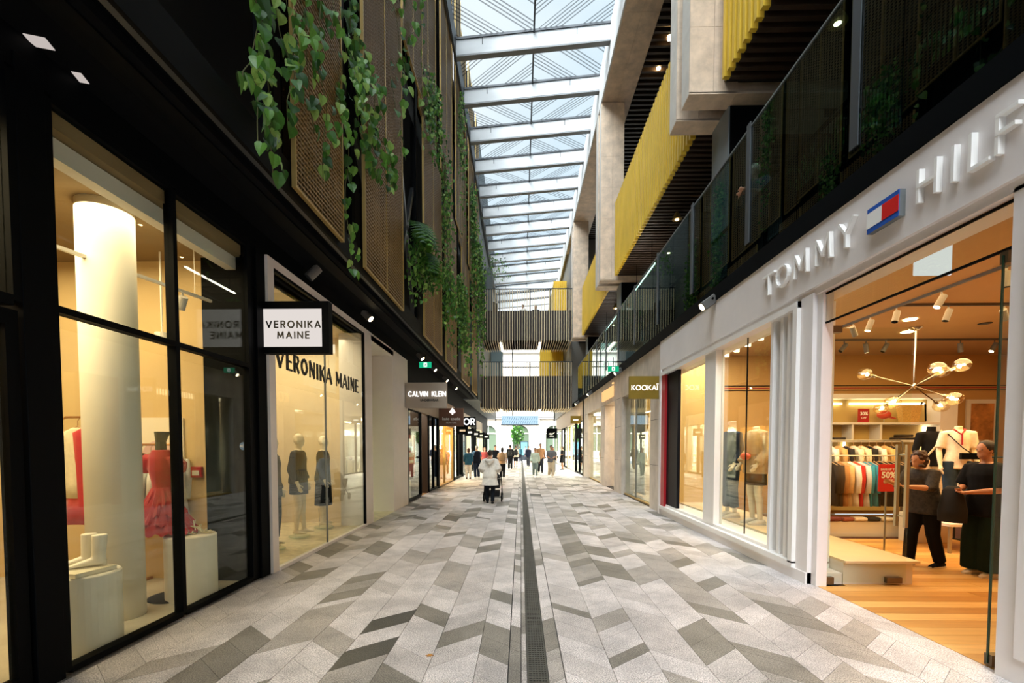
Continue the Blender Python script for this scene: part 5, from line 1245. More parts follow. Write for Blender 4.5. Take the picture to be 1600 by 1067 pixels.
rail('black rack of folded jeans jackets behind the trench coat mannequin', (5.05, 7.95), (5.05, 9.1), 1.55, BLACK)
for i in range(5):
    garment(('black', 'navy', 'wine red', 'grey', 'black striped')[i] + ' jacket on the rack behind the trench coat mannequin', (5.05, 8.05 + i * .2, 1.54), R(10), ('#17181b', '#1d2532', '#5a1d22', '#55585c', '#202226')[i], .8, .2, .5, 1.05, 'jackets behind the trench coat', 'hanging_garment', .05)
# customers
figure('person', 'customer with curly hair reaching to the rack in dark floral top and black trousers', 'person', (5.72, 6.52, 0), 104, 1.64, .014, '#b27f5d',
       pose=dict(lean=.10, hy=.05, hz=-.03, elR=(.22, .22, 1.22), wrR=(.14, .50, 1.27), elL=(-.22, .22, 1.20), wrL=(-.12, .48, 1.22), anR=(.10, .16, .085), knR=(.10, .12, .5), anL=(-.12, -.14, .085), knL=(-.11, .0, .5)),
       top=[dict(c=mat('floral_black', '#2a2622', .85, 0, .9, 26), hem=.80, sleeve=.62, ease=.03, name='blouse')], bottom=dict(c='#0f0f11', wide=.012), hair=('curly', '#3a2418'), shoes='#141416', eyes=True, fat=1.12)
figure('person', 'tall customer with tied hair holding clothes in black top and wide green trousers', 'person', (6.08, 6.05, 0), 98, 1.76, .014, '#a9765a',
       pose=dict(hy=.03, elR=(.24, .03, 1.15), wrR=(.08, .30, 1.13), elL=(-.24, .03, 1.14), wrL=(-.06, .30, 1.10)),
       top=[dict(c='#121315', hem=.78, sleeve=.45, wide=.03, ease=.035, name='tee')], bottom=dict(c='#14241f', wide=.075, ease=.035), hair=('bun', '#17100d'), shoes='#d6cbb8', eyes=True, fat=1.05)
tag(MB().loft([[(5.72 + .10 * math.cos(a) * k, 6.12 + .13 * math.sin(a) * k, z) for a in [2 * math.pi * i / 14 for i in range(14)]] for z, k in ((.70, 1.25), (.85, 1.3), (1.0, 1.05), (1.12, .9), (1.17, .5))]).build('held_garment', mat('cloth_0c0c0e', '#0c0c0e', .9), smooth=True), 'black garment draped over the arms of the tall customer', 'garment')

# ================================================================ travertine shop
tv = struct('wall_right', MB().box(3.55, 4.0, 11.62, 12.6, 0, 4.31).box(3.55, 4.0, 12.6, 16.15, 3.42, 4.31).box(3.55, 4.0, 16.15, 17.4, 0, 4.31).box(3.55, 4.0, 17.4, 19.4, 3.42, 4.31).box(3.55, 4.0, 19.4, 20.4, 0, 4.31).box(3.55, 4.0, 20.4, 24.3, 3.42, 4.31).box(3.55, 4.0, 24.3, 25.9, 0, 4.31), TRAV, 'travertine clad shop front wall with gold letters')
for i, y in enumerate((12.1, 16.77, 19.9, 25.0)):
    for z in (1.2, 2.4, 3.42): bx(3.545, 3.551, y - .45, y + .45, z - .004, z + .004).build('stone_joint', JOINT, tv)
struct('trim_36', bx(3.5, 4.0, 25.9, 26.02, 0, 4.31), BLACK, 'black joint at the end of the travertine shop', 'joint')
room('travertine shop', 3.9, 8, 11.7, 25.9, 3.75, mat('kook_wall', '#b49a68', .6, 0, .1, 1.5), MARBLE, mat('kook_ceil', '#b8a988', .7), '-')
w8 = thing('window_23', 'near travertine framed window under the gold sign', 'window', (3.7, 14, 0), kind='structure')
bx(3.70, 3.71, 12.6, 16.15, .05, 3.42).build('pane', GLASS, w8); MB().box(3.66, 3.74, 12.6, 16.15, 0, .05).build('sill', GOLDEDGE, w8); MB().box(3.68, 3.73, 14.7, 14.73, .05, 3.42).build('joint', GREYM, w8)
w9 = thing('window_24', 'far travertine framed window beyond the doorway', 'window', (3.7, 21, 0), kind='structure')
bx(3.70, 3.71, 20.4, 24.3, .05, 3.42).build('pane', GLASS, w9); MB().box(3.66, 3.74, 20.4, 24.3, 0, .05).build('sill', GOLDEDGE, w9)
struct('wall_near', bx(4.0, 4.9, 17.3, 17.4, 0, 3.42).box(4.0, 4.9, 19.4, 19.5, 0, 3.42), TRAV, 'travertine jambs of the recessed doorway')
ct = thing('chain_curtain', 'hanging gold chain curtain behind the travertine window', 'curtain', (4.2, 14, 3.4))
m = MB()
for i in range(30): m.tube([(4.15, 12.8 + i * .11, 3.7), (4.15, 12.8 + i * .11, 2.5 - .3 * math.sin(i * 1.3))], .018, 6)
m.build('chains', GOLDEDGE, ct, kind='stuff')
ct2 = thing('sheer_curtain', 'pale sheer curtain at the far side of the travertine window', 'curtain', (4.1, 15.5, 0))
m = MB(); rr = []
m.loft([[(4.05 + .05 * math.sin(i * 1.4) + (0.02 if k else 0), 14.9 + (i if not k else 17 - i) * .07, z) for k in (0, 1) for i in range(18)] for z in (.1, 3.7)]); m.build('drape', mat('sheer', '#cfc9bd', .8), ct2)
for i in range(3):
    ch = thing('display_stool', ORD[i] + ' wooden stool from the doorway inside the far travertine window', 'stool', (4.6, 21.2 + i * 1.0, 0), 0, 'stools in the far travertine window', local=True)
    MB().lathe([(.2, .44), (.21, .47), (.2, .5)], (0, 0, 0), 18).build('seat', fg, ch)
    for a in range(4): MB().tube([(.13 * math.cos(a * 1.57 + .78), .13 * math.sin(a * 1.57 + .78), .45), (.2 * math.cos(a * 1.57 + .78), .2 * math.sin(a * 1.57 + .78), 0)], .02).build('leg', fg, ch)
kb = thing('blade_sign', 'gold projecting sign with white capitals beside the red panel', 'sign', (3.1, 11.66, 2.9))
bx(2.74, 3.56, 11.66, 11.74, 2.90, 3.47).build('panel', mat('gold_sign', '#8c7426', .4, .4, .1, 2), kb, bev=.004)
strokes('KOOKAÏ', (3.13, 11.652, 3.18), 'cam', .118, .02, .036, emit('sign_warmwhite', (1, .95, .85), .45), kb, .01)
kf = thing('fascia_lettering', 'glowing orange gold letters on the travertine fascia', 'lettering', (3.5, 18.5, 3.6))
strokes('KOOKAÏ', (3.50, 18.6, 3.80), 'right', .38, .05, .14, emit('letter_glow', (1, .55, .22), .32), kf, .06)

# ================================================================ further shops on the right
ys = 26.0
struct('wall_right', bx(3.55, 4.0, 26.0, 46, 3.2, 4.31), mat('tan_panel', '#b09a80', .5, 0, .1, 2), 'tan fascia band of the further right shops')
room('further shops on the right', 3.9, 8.5, 26.0, 46, 3.7, OFFW, MARBLE, OFFW, '-', near=False)
for i, (w_, lab) in enumerate(((4.2, 'large white lit shop window past the travertine shop'), (5.0, 'shop window beside the far black blade sign'), (5.2, 'shop window under the far end of the footbridge'), (6.4, 'last shop window on the right'))):
    framed_window('window_%d' % (25 + i), lab, 3.62, [ys + .1, ys + w_ * .5, ys + w_ - .3], .05, 3.2, (BLACK, OFFW, BLACK, OFFW)[i], .08, .12)
    struct('trim_%d' % (40 + i), bx(3.56, 4.0, ys + w_ - .3, ys + w_, 0, 3.2), (BLACK, GOLDEDGE, OFFW, BLACK)[i], 'pier after the ' + lab, 'pier')
    lo = thing('display_wall', 'white lit display shelves inside the ' + lab, 'display', (5.5, ys, 0))
    for z in (.4, .9, 1.4, 1.9, 2.4): bx(5.2, 5.6, ys + .4, ys + w_ - .6, z, z + .04).build('shelf', WHITE, lo)
    bx(5.6, 5.65, ys + .4, ys + w_ - .6, 0, 2.8).build('back', WHITE, lo)
    for k in range(3):
        pr = thing('display_plinth', ORD[k] + ' small display plinth in the ' + lab, 'plinth', (4.3, ys + .8 + k * 1.1, 0))
        bx(4.15, 4.45, ys + .7 + k * 1.1, ys + 1.0 + k * 1.1, 0, .8).build('block', TAUPE, pr); MB().ell((4.3, ys + .85 + k * 1.1, .93), (.12, .12, .13)).build('displayed_bag', BROWN, pr)
    ys += w_
nb = thing('blade_sign', 'black blade sign with a white mark on the right side', 'sign', (2.2, 36.0, 2.6))
bx(2.0, 2.85, 36.0, 36.1, 2.30, 3.1).build('panel', BLACK, nb); MB().extr([(2.18, 2.66), (2.3, 2.74), (2.45, 2.70), (2.68, 2.80), (2.5, 2.62), (2.35, 2.58)][::-1], 'Y', 35.998, 35.985).build('mark', LETTERW, nb); bx(2.25, 2.6, 35.985, 35.998, 2.46, 2.51).build('mark_line', LETTERW, nb)
MB().bar((2.85, 36.05, 3.0), (3.6, 36.05, 3.0), .05, .05).build('arm', BLACK, nb)
wl = thing('wall_lamp', 'warm glowing globe lamp on the tan fascia by the bridge', 'lamp', (3.3, 27.8, 2.9)); MB().ell((3.3, 28.0, 3.35), (.13, .13, .13), 14, 9).build('globe', LAMPGLOW, wl, smooth=True); MB().tube([(3.3, 28, 3.35), (3.56, 28, 3.35)], .03).build('arm', GOLDEDGE, wl)
gs = thing('blade_sign', 'warm lit gold sign on the tan fascia by the bridge', 'sign', (3.2, 27.2, 3.2)); bx(2.95, 3.55, 27.2, 27.26, 3.05, 3.5).build('panel', mat('gold_sign', '#8c7426', .4), gs); bx(3.1, 3.4, 27.19, 27.2, 3.22, 3.3).build('mark', emit('sign_warmwhite', (1, .95, .85), .45), gs)

# ================================================================ RIGHT UPPER LEVELS
struct('trim_50', MB().box(3.48, 3.62, -18, 31, 4.31, 4.56), BLACK, 'black ledge above the right shop fronts', 'ledge')
struct('floor', bx(3.62, 9.5, -18, 31, 4.34, 4.60), mat('upper_floor', '#2c2b29', .6), 'first floor walkway on the right', 'floor')
struct('wall_back', bx(8.2, 8.4, -18, 31, 4.6, 8.45), mat('upper_wall', '#0c0e0f', .5), 'dark wall at the back of the first floor walkway')
struct('wall_back', bx(8.2, 8.4, -18, 31, 8.6, 16), mat('upper_wall2', '#151513', .6), 'dark wall at the back of the second floor walkway')
struct('floor', bx(3.86, 8.2, -18, 31, 8.62, 8.9), mat('upper_floor', '#2c2b29', .6), 'second floor slab on the right', 'floor')
bal = thing('glass_balustrade', 'tall tinted glass screen along the first floor walkway on the right', 'glass balustrade', (3.57, 5, 4.56))
yy = -.4; i = 0
while yy < 28:
    w_ = 1.62
    bx(3.565, 3.580, yy + .008, yy + w_ - .008, 4.58, 6.64).build('pane', GLASSB, bal)
    yy += w_; i += 1
MB().box(3.55, 3.60, -.4, 28.8, 6.64, 6.66).build('top_edge', GREYM, bal)
for y in (2.55, 5.05, 7.35, 9.7, 12.1, 14.5, 16.9, 19.3, 21.7, 24.1):
    bx(3.545, 3.56, y - .05, y + .07, 4.88, 6.72).build('steel_plate', mat('plate_grey', '#5d6164', .4, .6), bal)
    MB().box(3.60, 3.66, y + .15, y + .19, 4.56, 6.6).build('stanchion', BLACK, bal)
# dark inner railing mesh
MB().box(3.72, 3.75, -.4, 28, 5.62, 5.67).box(3.72, 3.75, -.4, 28, 4.75, 4.79).build('inner_rail', BLACK, bal)
m = MB(); y = 2
while y < 14: m.box(3.73, 3.736, y, y + .012, 4.79, 5.62); y += .05
m.build('inner_mesh', BLACK, bal, kind='stuff')
for i, y in enumerate((4.0, 6.1, 11.5)):
    pb = thing('planter_box', ORD[i] + ' black planter from the camera behind the tinted glass', 'planter', (4.0, y, 4.6))
    bx(3.85, 4.25, y - .8, y + .8, 4.6, 5.25).build('trough', BLACK, pb)
    m = MB()
    for k in range(160):
        M = leaf_rot().to_matrix(); p = Vector((random.uniform(3.85, 4.25), y + random.uniform(-.8, .8), random.uniform(5.2, 5.75))); m.cur = random.choice((0, 3, 3, 1)); m.add([p + M @ (Vector(v) * .13) for v in LV], LF)
    m.build('leaves', LEAFM, pb, smooth=True, kind='stuff')
tp = thing('potted_tree', 'small tree in a slatted tub behind the glass near the bridge', 'potted tree', (4.3, 17.6, 4.6))
MB().lathe([(.34, 4.6), (.36, 5.6), (.33, 5.62)], (4.3, 17.6, 0), 22).build('tub', mat('tub_dark', '#33302b', .6), tp); MB().tube([(4.3, 17.6, 5.5), (4.33, 17.6, 6.3), (4.28, 17.62, 6.9)], [.04, .03, .015]).build('trunk', STEMM, tp)
m = MB()
for k in range(320):
    d = Vector((random.gauss(0, 1), random.gauss(0, 1), random.gauss(0, 1))).normalized() * random.random() ** .4; p = Vector((4.3 + d.x * .5, 17.6 + d.y * .5, 6.75 + d.z * .75)); M = leaf_rot().to_matrix(); m.cur = random.choice((0, 1, 3)); m.add([p + M @ (Vector(v) * .16) for v in LV], LF)
m.build('leaves', LEAFM, tp, smooth=True, kind='stuff')
# columns of the first floor
for i, y in enumerate((9.3, 19.0, 28.3)):
    c = thing('column', ORD[i] + ' square dark column from the camera on the first floor walkway', 'column', (4.4, y, 4.6))
    bx(4.12, 4.9, y, y + .8, 4.6, 8.42).build('core', BLACK2, c); bx(4.09, 4.12, y + .02, y + .78, 4.6, 8.42).build('lit_face', mat('column_lit_grey', '#8d979c', .4, .2), c)  # paler corridor face: the column's lit side is put into the colour
# strip lights under ceiling
for i, y in enumerate((15, 21)):
    t = thing('strip_light', ('nearer', 'farther')[i] + ' linear strip light over the first floor walkway', 'strip light', (4.3, y, 7.6))
    MB().bar((4.3, y, 7.6), (4.3, y + 2.6, 7.6), .06, .05).build('tube', STRIPW, t)
    for dy in (.3, 2.3): MB().bar((4.3, y + dy, 7.62), (4.3, y + dy, 8.45), .012, .012).build('hanger', BLACK, t)
# gold slats and timber soffit slats, bay by bay
bays = [(0.6, 8.9, 'first'), (10.25, 18.45, 'second'), (20.1, 28.2, 'third')]
slat0 = None; soff0 = None
for (a, b, nm) in bays:
    t = thing('slatted_balustrade', nm + ' gold slatted balustrade from the camera on the upper right', 'balustrade', (3.76, a, 8.45), 0, 'gold slatted balustrades')
    s2 = thing('slatted_soffit', 'dark timber slat ceiling beneath the ' + nm + ' gold balustrade', 'slatted ceiling', (4.5, a, 8.45), 0, 'timber slat ceilings')
    y = a + .05
    while y < b - .1:
        if slat0 is None:
            slat0 = bx(-.06, .06, 0, .085, 0, 2.85).build('slat', GOLD, t); slat0.location = (3.76, y, 8.44)
            soff0 = bx(0, 3.3, 0, .085, 0, .10).build('slat', TIMB, s2); soff0.location = (3.83, y, 8.44)
        else:
            place(slat0, 'slat', t, (3.76, y, 8.44)); place(soff0, 'slat', s2, (3.83, y, 8.44))
        y += .19
    bx(3.83, 3.85, a, b, 8.56, 11.2).build('backing', mat('gold_backing', '#a8871c', .6), t)
    MB().box(3.83, 7.1, a, b, 8.57, 8.6).build('backing', DARKCEIL, s2)
for i, (x, y) in enumerate(((4.6, 5.2), (4.9, 7.4), (5.6, 4.4), (6.0, 6.4), (4.5, 13.5), (5.0, 15.8), (4.5, 22), (5.0, 25))):
    d = thing('pendant_downlight', ORD[i] + ' warm downlight from the camera in the timber slat ceiling', 'downlight', (x, y, 8.3), 0, 'downlights in the slat ceilings')
    MB().lathe([(.03, .22), (.10, .10), (.14, .0), (.13, .0)], (x, y, 8.24), 16).build('shade', GOLDEDGE, d); MB().ell((x, y, 8.27), (.07, .07, .05)).build('bulb', emit('warm_bulb', (1, .72, .35), 12), d)
# limestone frames
def stone_frame(label, y0, y1, z0, z1, x0, x1, panels=True, beam=True):
    t = thing('stone_frame', label, 'stone frame', (x0, y0, z0), 0, 'limestone frames on the right', 'structure')
    bx(x0 + .03, x1 - .02, y0 + .03, y1 - .02, z0 + .02, z1).build('core', mat('stone_core', '#6f6759', .8), t)
    h = 1.22; z = z0; k = 0
    while z < z1 - .05:
        ze = min(z + h, z1); xm = (x0 + x1) / 2
        for (a, b) in ((x0, xm), (xm, x1)): bx(a + .003, b - .003, y0, y0 + .03, z + .003, ze - .003).build('stone_panel', STONE, t)
        bx(x0, x0 + .03, y0 + .031, y1, z + .003, ze - .003).build('stone_panel', mat('limestone_lit_side', '#ddd6ca', .6, 0, .08, 3), t)  # same stone in a paler colour, with the light on the side painted in
        z = ze
    if beam:
        x = x0
        while x < x1 + 2.0:
            bx(x + .003, x + .9 - .003, y0, y1, z0 - .02, z0 + .02).build('soffit_panel', STONE, t); x += .9
        bx(x1, x1 + 2.1, y0 + .02, y1 - .02, z0 + .021, z0 + .45).build('beam', STONE, t)
    return t
for i, (y0, y1) in enumerate(((9.0, 9.42), (9.72, 10.15), (18.75, 19.1), (19.4, 19.95), (28.4, 28.8), (29.1, 29.5))):
    stone_frame(ORD[i] + ' limestone upright from the camera on the upper right', y0, y1, 8.42, 15.4, 3.2, 4.12)
# top slab, soffit and fascia
ts = struct('trim_51', bx(3.24, 4.4, -18, 46, 15.46, 16.7).box(4.4, 8.3, -18, 46, 15.7, 16.7), mat('stone_core', '#6f6759', .8), 'limestone roof slab along the right side', 'slab')
bx(3.19, 3.24, -18, 46, 15.40, 16.75).build('fascia_band', mat('white_edge', '#d9d8d4', .5, 0, .05, 2), ts)
y = 1.0
while y < 32:
    for (a, b) in ((3.245, 3.82), (3.82, 4.4)): bx(a + .004, b - .004, y + .004, y + 1.4 - .004, 15.42, 15.46).build('soffit_panel', STONE, ts)
    y += 1.4
ss = thing('slatted_soffit', 'dark slat ceiling under the roof slab on the upper right', 'slatted ceiling', (5, 5, 15.5), 0, 'timber slat ceilings')
first = None; y = 6.0
while y < 31:
    if first is None: first = bx(0, 3.5, 0, .09, 0, .14).build('slat', TIMB, ss); first.location = (4.42, y, 15.45)
    else: place(first, 'slat', ss, (4.42, y, 15.45))
    y += .27
for i, (x, y) in enumerate(((5.0, 16.0), (5.0, 17.2))):
    tag(MB().lathe([(.07, 0), (.07, .1)], (x, y, 15.42), 14).build('downlight', emit('warm_bulb', (1, .72, .35), 12)), ('nearer', 'farther')[i] + ' small warm light in the high slat ceiling', 'downlight')
# spotlights on the ledge
for i, (y, lab) in enumerate(((8.4, 'grey box spotlight above the white store fascia'), (16.0, 'spotlight above the glowing gold letters'), (22.5, 'spotlight near the end of the travertine fascia'), (27.5, 'spotlight beside the footbridge on the right'))):
    t = thing('spotlight', lab, 'spotlight', (3.4, y, 4.3), R(-70), 'spotlights along the facades', local=True)
    MB().tube([(.1, 0, .05), (0, 0, .0)], .02).build('bracket', BLACK, t); d = Vector((-.25, -.75, -.55)).normalized()
    MB().bar(d * -.12, d * .16, .16, .16).build('housing', CANB, t, bev=.01); MB().tube([d * .161, d * .168], .06, 16).build('lens', LAMPGLOW, t)

# ================================================================ GLASS ROOF
rf = thing('ceiling', 'sloping glass roof on white beams over the lane', 'glass roof', (0, 17, 16.5), kind='structure')
BEAM = mat('roof_beam_white', '#eceeee', .5, 0, .04, 3)
_t = BEAM.node_tree; _tl = _t.nodes.new('ShaderNodeBsdfTranslucent'); _mx = _t.nodes.new('ShaderNodeMixShader'); _mx.inputs[0].default_value = .45; _tl.inputs[0].default_value = (.9, .92, .93, 1)
_o = [n for n in _t.nodes if n.type == 'OUTPUT_MATERIAL'][0]; _b = _t.nodes['Principled BSDF']
_t.links.new(_b.outputs[0], _mx.inputs[1]); _t.links.new(_tl.outputs[0], _mx.inputs[2]); _t.links.new(_mx.outputs[0], _o.inputs[0])
FRA, FRB = frit('frit_a', 1), frit('frit_b', -1)
def rz(x): return 16.85 + (x - 3.2) * .085
bm0 = None; fl0 = None; cl0 = None
yb = -17.73; SP = 2.31; k = 0
while yb < 47:
    mk = lambda: MB().add([(-2.40, 0, rz(-2.45) - .62), (3.2, 0, rz(3.2) - .62), (3.2, 0, rz(3.2) - .06), (-2.40, 0, rz(-2.45) - .06), (-2.40, .12, rz(-2.45) - .62), (3.2, .12, rz(3.2) - .62), (3.2, .12, rz(3.2) - .06), (-2.40, .12, rz(-2.45) - .06)], [(0, 1, 2, 3), (4, 7, 6, 5), (0, 4, 5, 1), (2, 6, 7, 3)])
    def flange(a, b, y0, y1): return MB().add([(-2.40, y0, rz(-2.45) + a), (3.2, y0, rz(3.2) + a), (3.2, y0, rz(3.2) + b), (-2.40, y0, rz(-2.45) + b), (-2.40, y1, rz(-2.45) + a), (3.2, y1, rz(3.2) + a), (3.2, y1, rz(3.2) + b), (-2.40, y1, rz(-2.45) + b)], [(0, 1, 2, 3), (4, 7, 6, 5), (0, 4, 5, 1), (2, 6, 7, 3), (0, 3, 7, 4), (1, 5, 6, 2)])
    if bm0 is None:
        bm0 = mk().build('beam', BEAM, rf); bm0.location = (0, yb, 0)
        fl0 = flange(-.06, .02, -.04, .16).build('glazing_bar', DARKGREY, rf); fl0.location = (0, yb, 0)
        fl1 = flange(-.68, -.62, -.05, .17).build('bottom_flange', mat('flange_grey', '#6d6f70', .5), rf); fl1.location = (0, yb, 0)
        cl0 = MB().box(-.012, .012, -.02, 0, -.2, .1).build('clip', DARKGREY, rf); cl0.location = (-1.4, yb, rz(-1.4) - .1)
    else:
        place(bm0, 'beam', rf, (0, yb, 0)); place(fl0, 'glazing_bar', rf, (0, yb, 0)); place(fl1, 'bottom_flange', rf, (0, yb, 0)); place(cl0, 'clip', rf, (-1.4, yb, rz(-1.4) - .1))
    place(cl0, 'clip', rf, (2.0, yb, rz(2.0) - .1))
    for j, (xa, xb) in enumerate(((-2.40, .46), (.46, 3.2))):
        MB().add([(xa, yb + .14, rz(xa) + .02), (xb, yb + .14, rz(xb) + .02), (xb, yb + SP - .02, rz(xb) + .02), (xa, yb + SP - .02, rz(xa) + .02)], [(0, 1, 2, 3)]).build('roof_pane', FRA if (k + j) % 2 else FRB, rf)
    yb += SP; k += 1
MB().box(.43, .49, -17.73, 47, rz(.46) - .10, rz(.46) + .06).build('ridge_mullion', DARKGREY, rf)
MB().box(-2.42, -2.34, -17.73, 47, rz(-2.45) - .7, rz(-2.45) + .15).build('edge_beam', DARKGREY, rf)

# ================================================================ FOOTBRIDGES
SLT = mat('bridge_slat', '#dccaa4', .45, .1)
DRKB = mat('bridge_panel', '#2a2019', .6)
def bridge(label, zb, zt, zr, Y, dep):
    t = thing('footbridge', label, 'footbridge', (0, Y, zb), 0, 'slatted footbridges')
    bx(-2.6, 3.25, Y + .1, Y + .18, zb + .12, zt).build('front_panel', DRKB, t); bx(-2.6, 3.25, Y + dep - .18, Y + dep - .1, zb + .12, zt - .4).build('back_panel', DRKB, t)
    bx(-2.6, 3.25, Y + .2, Y + dep - .2, zt - 1.2, zt - 1.0).build('deck', DRKB, t)
    m = MB(); x = -2.58
    while x < 3.25:
        m.box(x, x + .034, Y, Y + .07, zb, zr); m.box(x, x + .034, Y + .07, Y + dep, zb, zb + .08); x += .155
    m.build('slats', SLT, t, kind='stuff')
    MB().box(-2.6, 3.25, Y - .02, Y + .06, zr, zr + .05).build('handrail', DARKGREY, t)
    for x in (-1.4, .55, 1.8): MB().box(x, x + .05, Y + .08, Y + .12, zt, zr).build('rail_post', DARKGREY, t)
    for x in (-1.35, 1.15): MB().box(x, x + .12, Y + .3, Y + dep - .3, zb - .03, zb + .0).build('strip_light', STRIPW, t)
    return t
bridge('upper slatted footbridge with two people on it', 8.3, 10.25, 11.55, 29, 3.2)
bridge('lower slatted footbridge above the far shops', 4.05, 6.15, 7.0, 29, 3.2)
tub = thing('planter_tub', 'round dark planter on the upper footbridge', 'planter', (-2.2, 30, 9.2)); MB().lathe([(.42, 9.2), (.46, 11.0), (.43, 11.05)], (-2.0, 30.2, 0), 20).build('tub', mat('tub_dark', '#33302b', .6), tub)
hs = thing('hanging_banner', 'pale blue chevron screen hanging beneath the lower footbridge', 'banner', (.1, 31, 2.9))
bx(-1.35, 1.2, 31.6, 31.7, 3.2, 3.8).build('panel', emit('banner_blue', '#a9c6de', .4), hs)
cvm = MB()
for i in range(16):
    for r_ in range(2):
        x = -1.3 + i * .155; cvm.add([(x, 31.595, 3.25 + r_ * .27), (x + .03, 31.595, 3.25 + r_ * .27), (x + .11, 31.595, 3.45 + r_ * .27), (x + .08, 31.595, 3.45 + r_ * .27)], [(0, 1, 2, 3)])
cvm.build('chevrons', mat('banner_dark', '#5f86ad', .5), hs)
MB().bar((-1.4, 31.65, 3.17), (1.25, 31.65, 3.17), .08, .08).build('bottom_bar', DARKGREY, hs)
for x in (-1.2, 1.1): MB().tube([(x, 31.65, 3.8), (x, 31.65, 4.06)], .02).build('hanger', DARKGREY, hs)
# volumes beyond the bridges
gb = thing('slatted_balustrade', 'gold slatted volume beyond the lower footbridge', 'balustrade', (2.2, 36, 5), 0, 'gold slatted balustrades')
MB().extr([(1.5, 4.6), (2.2, 4.8), (3.35, 6.5), (3.35, 9.4), (1.5, 9.4)], 'Y', 36.4, 37.0).build('body', mat('gold_body', '#e6bb2a', .5), gb)
for i in range(12): bx(1.5 + i * .155, 1.56 + i * .155, 36.32, 36.4, 4.7 + max(0, (i - 4)) * .22, 9.4).build('slat', GOLD, gb)
gb2 = thing('slatted_balustrade', 'gold slatted volume beyond the upper footbridge', 'balustrade', (3, 34, 10), 0, 'gold slatted balustrades')
bx(2.35, 3.3, 33.4, 44, 9.3, 13.6).build('body', MATS['gold_body'], gb2)
for i in range(7): bx(2.35 + i * .14, 2.40 + i * .14, 33.32, 33.4, 9.3, 13.6).build('slat', GOLD, gb2)
struct('wall_left', MB().box(-4.8, -2.5, 27, 46, 4.45, 20), mat('grey_far_wall', '#5a6163', .6), 'grey upper wall beyond the footbridges on the left')
gp = thing('glass_screen', 'tall gridded glass screen at the far end of the lane', 'glass screen', (0, 46, 4))
for z in (4.6, 5.6, 6.6, 7.6, 8.6, 9.6): MB().box(-2.6, 3.4, 46, 46.1, z, z + .09).build('rail', DARKGREY, gp)
for x in (-2.6, -.9, 3.3): MB().box(x, x + .1, 46, 46.1, 4.2, 14).build('post', DARKGREY, gp)
bx(-2.6, -1.5, 38, 38.1, 4.6, 11).build('panel', mat('column_lit_grey2', '#74858a', .4), gp)
struct('wall_right', MB().box(3.4, 5.0, 31, 46, 4.31, 16), mat('grey_far_wall2', '#8a877f', .6), 'stone upper wall beyond the footbridges on the right')
esc = thing('escalator', 'dark escalator side rising behind the lower footbridge', 'escalator', (2.6, 33, 4.5)); MB().bar((3.15, 32.8, 4.9), (3.15, 36.0, 6.7), .3, .7).build('truss', DARKGREY, esc); MB().bar((3.15, 32.8, 5.7), (3.15, 36.0, 7.5), .08, .08).build('handrail', BLACK, esc)

# ================================================================ STREET BEYOND
struct('ground', bx(-60, 60, 62, 110, -.3, -.02), mat('far_paving', '#b9b4ae', .7, 0, .1, 1), 'pale street paving beyond the lane', 'ground')
HB = mat('heritage_stone', '#b3aca0', .7, 0, .06, 1)
hb = thing('heritage_building', 'pale classical building with arched windows across the far street', 'building', (0, 78, 0))
def arch_wall(x0, x1, y, z0, z1, ops):
    """wall with round-headed openings"""
    m = MB(); xs = x0
    for (cx_, hw, sill, spring) in ops:
        m.box(xs, cx_ - hw, y, y + .8, z0, z1); m.box(cx_ - hw, cx_ + hw, y, y + .8, z0, sill)
        n = 12; arc = [(cx_ + hw * math.cos(math.pi * i / n), spring + hw * math.sin(math.pi * i / n)) for i in range(n + 1)]
        for i in range(n):
            (xa, za), (xb, zb_) = arc[i], arc[i + 1]
            m.add([(xa, y, za), (xb, y, zb_), (xb, y, z1), (xa, y, z1), (xa, y + .8, za), (xb, y + .8, zb_), (xb, y + .8, z1), (xa, y + .8, z1)], [(0, 1, 2, 3), (0, 4, 5, 1)])
        xs = cx_ + hw
    m.box(xs, x1, y, y + .8, z0, z1); return m
ops = [(-22.4 + 5.6 * i, 1.35, .9, 3.9) for i in range(9)]
arch_wall(-30, 30, 78, 0, 6.6, ops).build('ground_wall', HB, hb)
ops2 = [(-22.4 + 5.6 * i, 1.1, 8.2, 10.4) for i in range(9)]
arch_wall(-30, 30, 78, 6.6, 13.5, ops2).build('upper_wall', HB, hb)
bx(-30, 30, 78, 78.8, 13.5, 22).build('attic_wall', HB, hb)
for z in (6.4, 13.3, 17.5): bx(-30, 30, 77.5, 78, z, z + .5).build('cornice', HB, hb)
for (cx_, hw, sill, spring) in ops + ops2:
    w = bx(cx_ - hw, cx_ + hw, 78.5, 78.55, sill, spring + hw).build('window', mat('heritage_glass', '#4c5a48', .2), hb)
    MB().box(cx_ - .06, cx_ + .06, 78.4, 78.5, sill, spring + hw).box(cx_ - hw, cx_ + hw, 78.4, 78.5, spring - .1, spring + .1).build('glazing_bar', OFFW, w)
for i in range(10): bx(-25.2 + 5.6 * i - .4, -25.2 + 5.6 * i + .4, 77.7, 78, 0, 13.3).build('pilaster', HB, hb)
